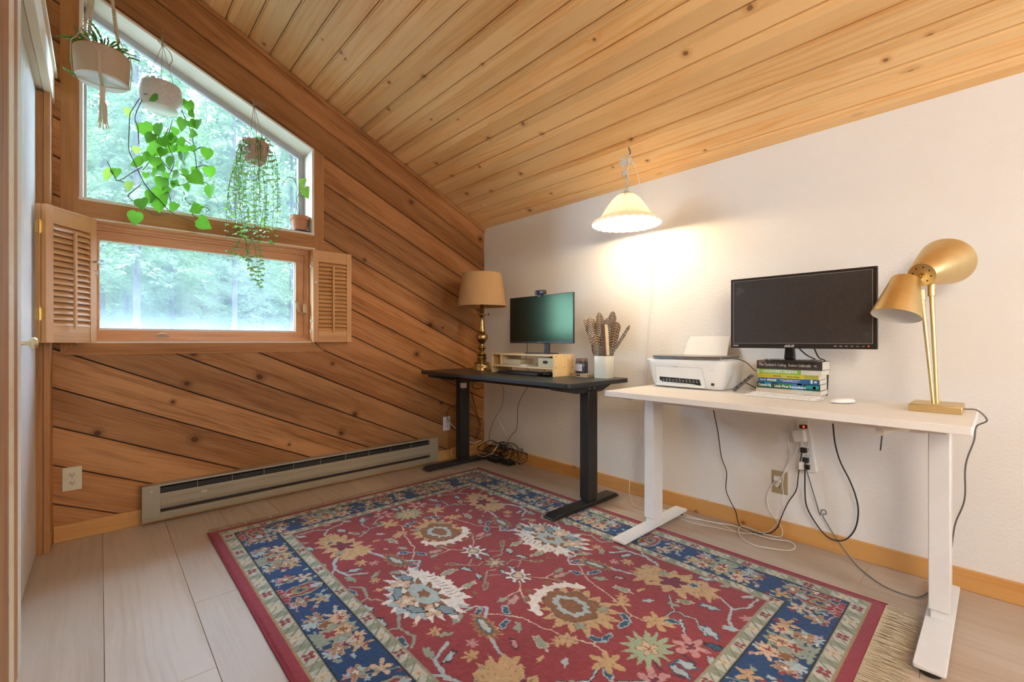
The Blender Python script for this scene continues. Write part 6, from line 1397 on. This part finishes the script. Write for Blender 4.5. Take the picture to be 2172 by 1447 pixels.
def spray(m, c, L_, ax, nrm, tips=4):
    """flat evergreen spray: a drooping fan of needle-covered twigs"""
    ax = Vector(ax).normalized(); sd_ = ax.cross(Vector(nrm)).normalized(); nn_ = sd_.cross(ax); v = [Vector(c)]; f = []
    for k_ in range(tips):
        a_ = (k_-(tips-1)/2)*.42; d_ = ax*math.cos(a_)+sd_*math.sin(a_); l_ = L_*(1-.10*abs(k_-(tips-1)/2))*rnd(.8,1.15); w_ = sd_*math.cos(a_)-ax*math.sin(a_)
        b_ = len(v); v += [Vector(c)+d_*l_*.45-w_*L_*.085-nn_*L_*.04, Vector(c)+d_*l_-nn_*L_*rnd(.1,.35), Vector(c)+d_*l_*.45+w_*L_*.085-nn_*L_*.04]; f.append((0, b_, b_+1, b_+2))
    m.add(v, f)
def conifer(seed, H, R, z0, nb):
    random.seed(seed); m = MB()
    for i in range(nb):
        s_ = random.random()**.85; z_ = z0 + (H-z0)*s_; r_ = R*(1-s_)**.75*rnd(.55,1.1)+.15; a_ = rnd(0,6.28); o_ = Vector((math.cos(a_), math.sin(a_), 0))
        for q_ in range(int(8+r_*13)):
            t_ = rnd(.15,1); p_ = o_*r_*t_ + up*(z_ - .35*r_*t_*t_ + rnd(-.12,.12)) + Vector((rnd(-.15,.15), rnd(-.15,.15), 0))*r_*.6
            spray(m, p_, rnd(.13,.27), o_+Vector((rnd(-.8,.8), rnd(-.8,.8), rnd(-.5,.1))), up+Vector((rnd(-.6,.6), rnd(-.6,.6), 0)))
    tr = MB(); tr.tube([(0,0,-.2),(.03,.02,H*.3),(-.02,.03,H*.65),(0,0,H*.97)], [.13,.11,.07,.015], n=12)
    return m, tr
protos = []
for i, (H, R, z0, nb) in enumerate(((19, 2.6, 2.2, 420), (23, 2.9, 4.5, 440), (15, 3.0, .6, 420))):
    m, tr = conifer(40+i, H, R, z0, nb); t = thing('conifer_tree', None, None, (0,0,0)); tr.build('trunk', M_bark, t); m.build('branches', M_f1, t, smooth=False); protos.append(t)
random.seed(50)
def bush(seed, R, mt):
    random.seed(seed); m = MB()
    for i in range(2600):
        d_ = Vector((random.gauss(0,1), random.gauss(0,1), abs(random.gauss(0,1)))).normalized()*R*rnd(.55,1)**.6; d_.z *= .9; leaf3(m, d_, rnd(.10,.20), Vector((rnd(-1,1), rnd(-1,1), rnd(-1,.6))), Vector((rnd(-1,1), rnd(-1,1), 1)), OVAL)
    return m
tree_spots = [ # distance in front of the house, lateral y, prototype, scale, label
 (13.5, 291, 1, 1.0, 'tall conifer with the thick pale trunk seen at the left of the lower window'),
 (15.0, 497, 1, 1.05, 'tall conifer with the thick pale trunk right of centre in the lower window'),
 (18.0, 216, 1, .95, 'conifer whose slim trunk shows at the left edge of the lower pane'),
 (20.0, 268, 0, 1.0, 'slim trunked conifer just left of the thick pale trunk'),
 (21.0, 366, 0, 1.1, 'dark slim conifer in the middle of the lower window'),
 (17.0, 618, 1, 1.0, 'conifer at the right edge of the lower pane'),
 (24.0, 330, 2, 1.0, 'leafy low-branched conifer behind the thick left trunk'),
 (23.0, 430, 2, 1.15, 'leafy low-branched conifer in the middle distance between the two thick trunks'),
 (25.0, 560, 2, 1.1, 'leafy low-branched conifer right of the thick right trunk'),
 (27.0, 180, 2, 1.2, 'broad conifer behind the far left of the window'),
 (29.0, 250, 0, 1.3, 'tall conifer standing behind the left trunks'),
 (30.0, 480, 0, 1.3, 'tall conifer standing behind the right thick trunk'),
 (31.0, 640, 0, 1.3, 'tall conifer behind the right edge of the window'),
 (34.0, 390, 1, 1.3, 'tallest conifer far behind the middle of the window')]
used = set()
def place_tree(x, y, pi_, sc_, lab, grp):
    if pi_ not in used: o = protos[pi_]; used.add(pi_)
    else: o = copy_tree(protos[pi_])
    o.location = (x, y, -.56); o.scale = (sc_, sc_, sc_); o.rotation_euler = (0, 0, rnd(0, 6.28)); tag(o, lab, 'tree', grp)
for d_, px_, pi_, sc_, lab in tree_spots:
    d_ *= 1.4; p_ = at(px_, 700, x=-d_); place_tree(-d_, p_.y, pi_, sc_*.92, lab, 'conifers seen through the gable window')
random.seed(8)
for i in range(44):                                  # the wood goes on to both sides and behind
    x = -rnd(38, 44) if i % 2 else -rnd(52, 62); y = -30 + i*1.5 + rnd(-.5,.5); place_tree(x, y, 2 if i % 2 or i % 3 else i % 2, rnd(1.4,1.65), 'conifer in the dense wood far behind the window', 'dense wood far behind the window')
for i, (d_, px_, s_, lab) in enumerate(((11.5, 437, 1.0, 'round bright green bush at the foot of the trees in the lower pane'), (15.0, 590, 1.1, 'green bush low at the right of the lower pane'), (14.5, 235, .8, 'small green bush low at the left of the lower pane'), (19, 340, 1.1, 'green bush behind the thick left trunk'), (18, 520, 1.0, 'green bush behind the thick right trunk'))):
    p_ = at(px_, 700, x=-d_); o = bush(60+i, 1.15*s_, M_f2).build('bush', M_f2, smooth=False); o.location = (-d_, p_.y, -.56); o.scale = (1,1,1.2); tag(o, lab, 'bush', 'bushes at the edge of the clearing')
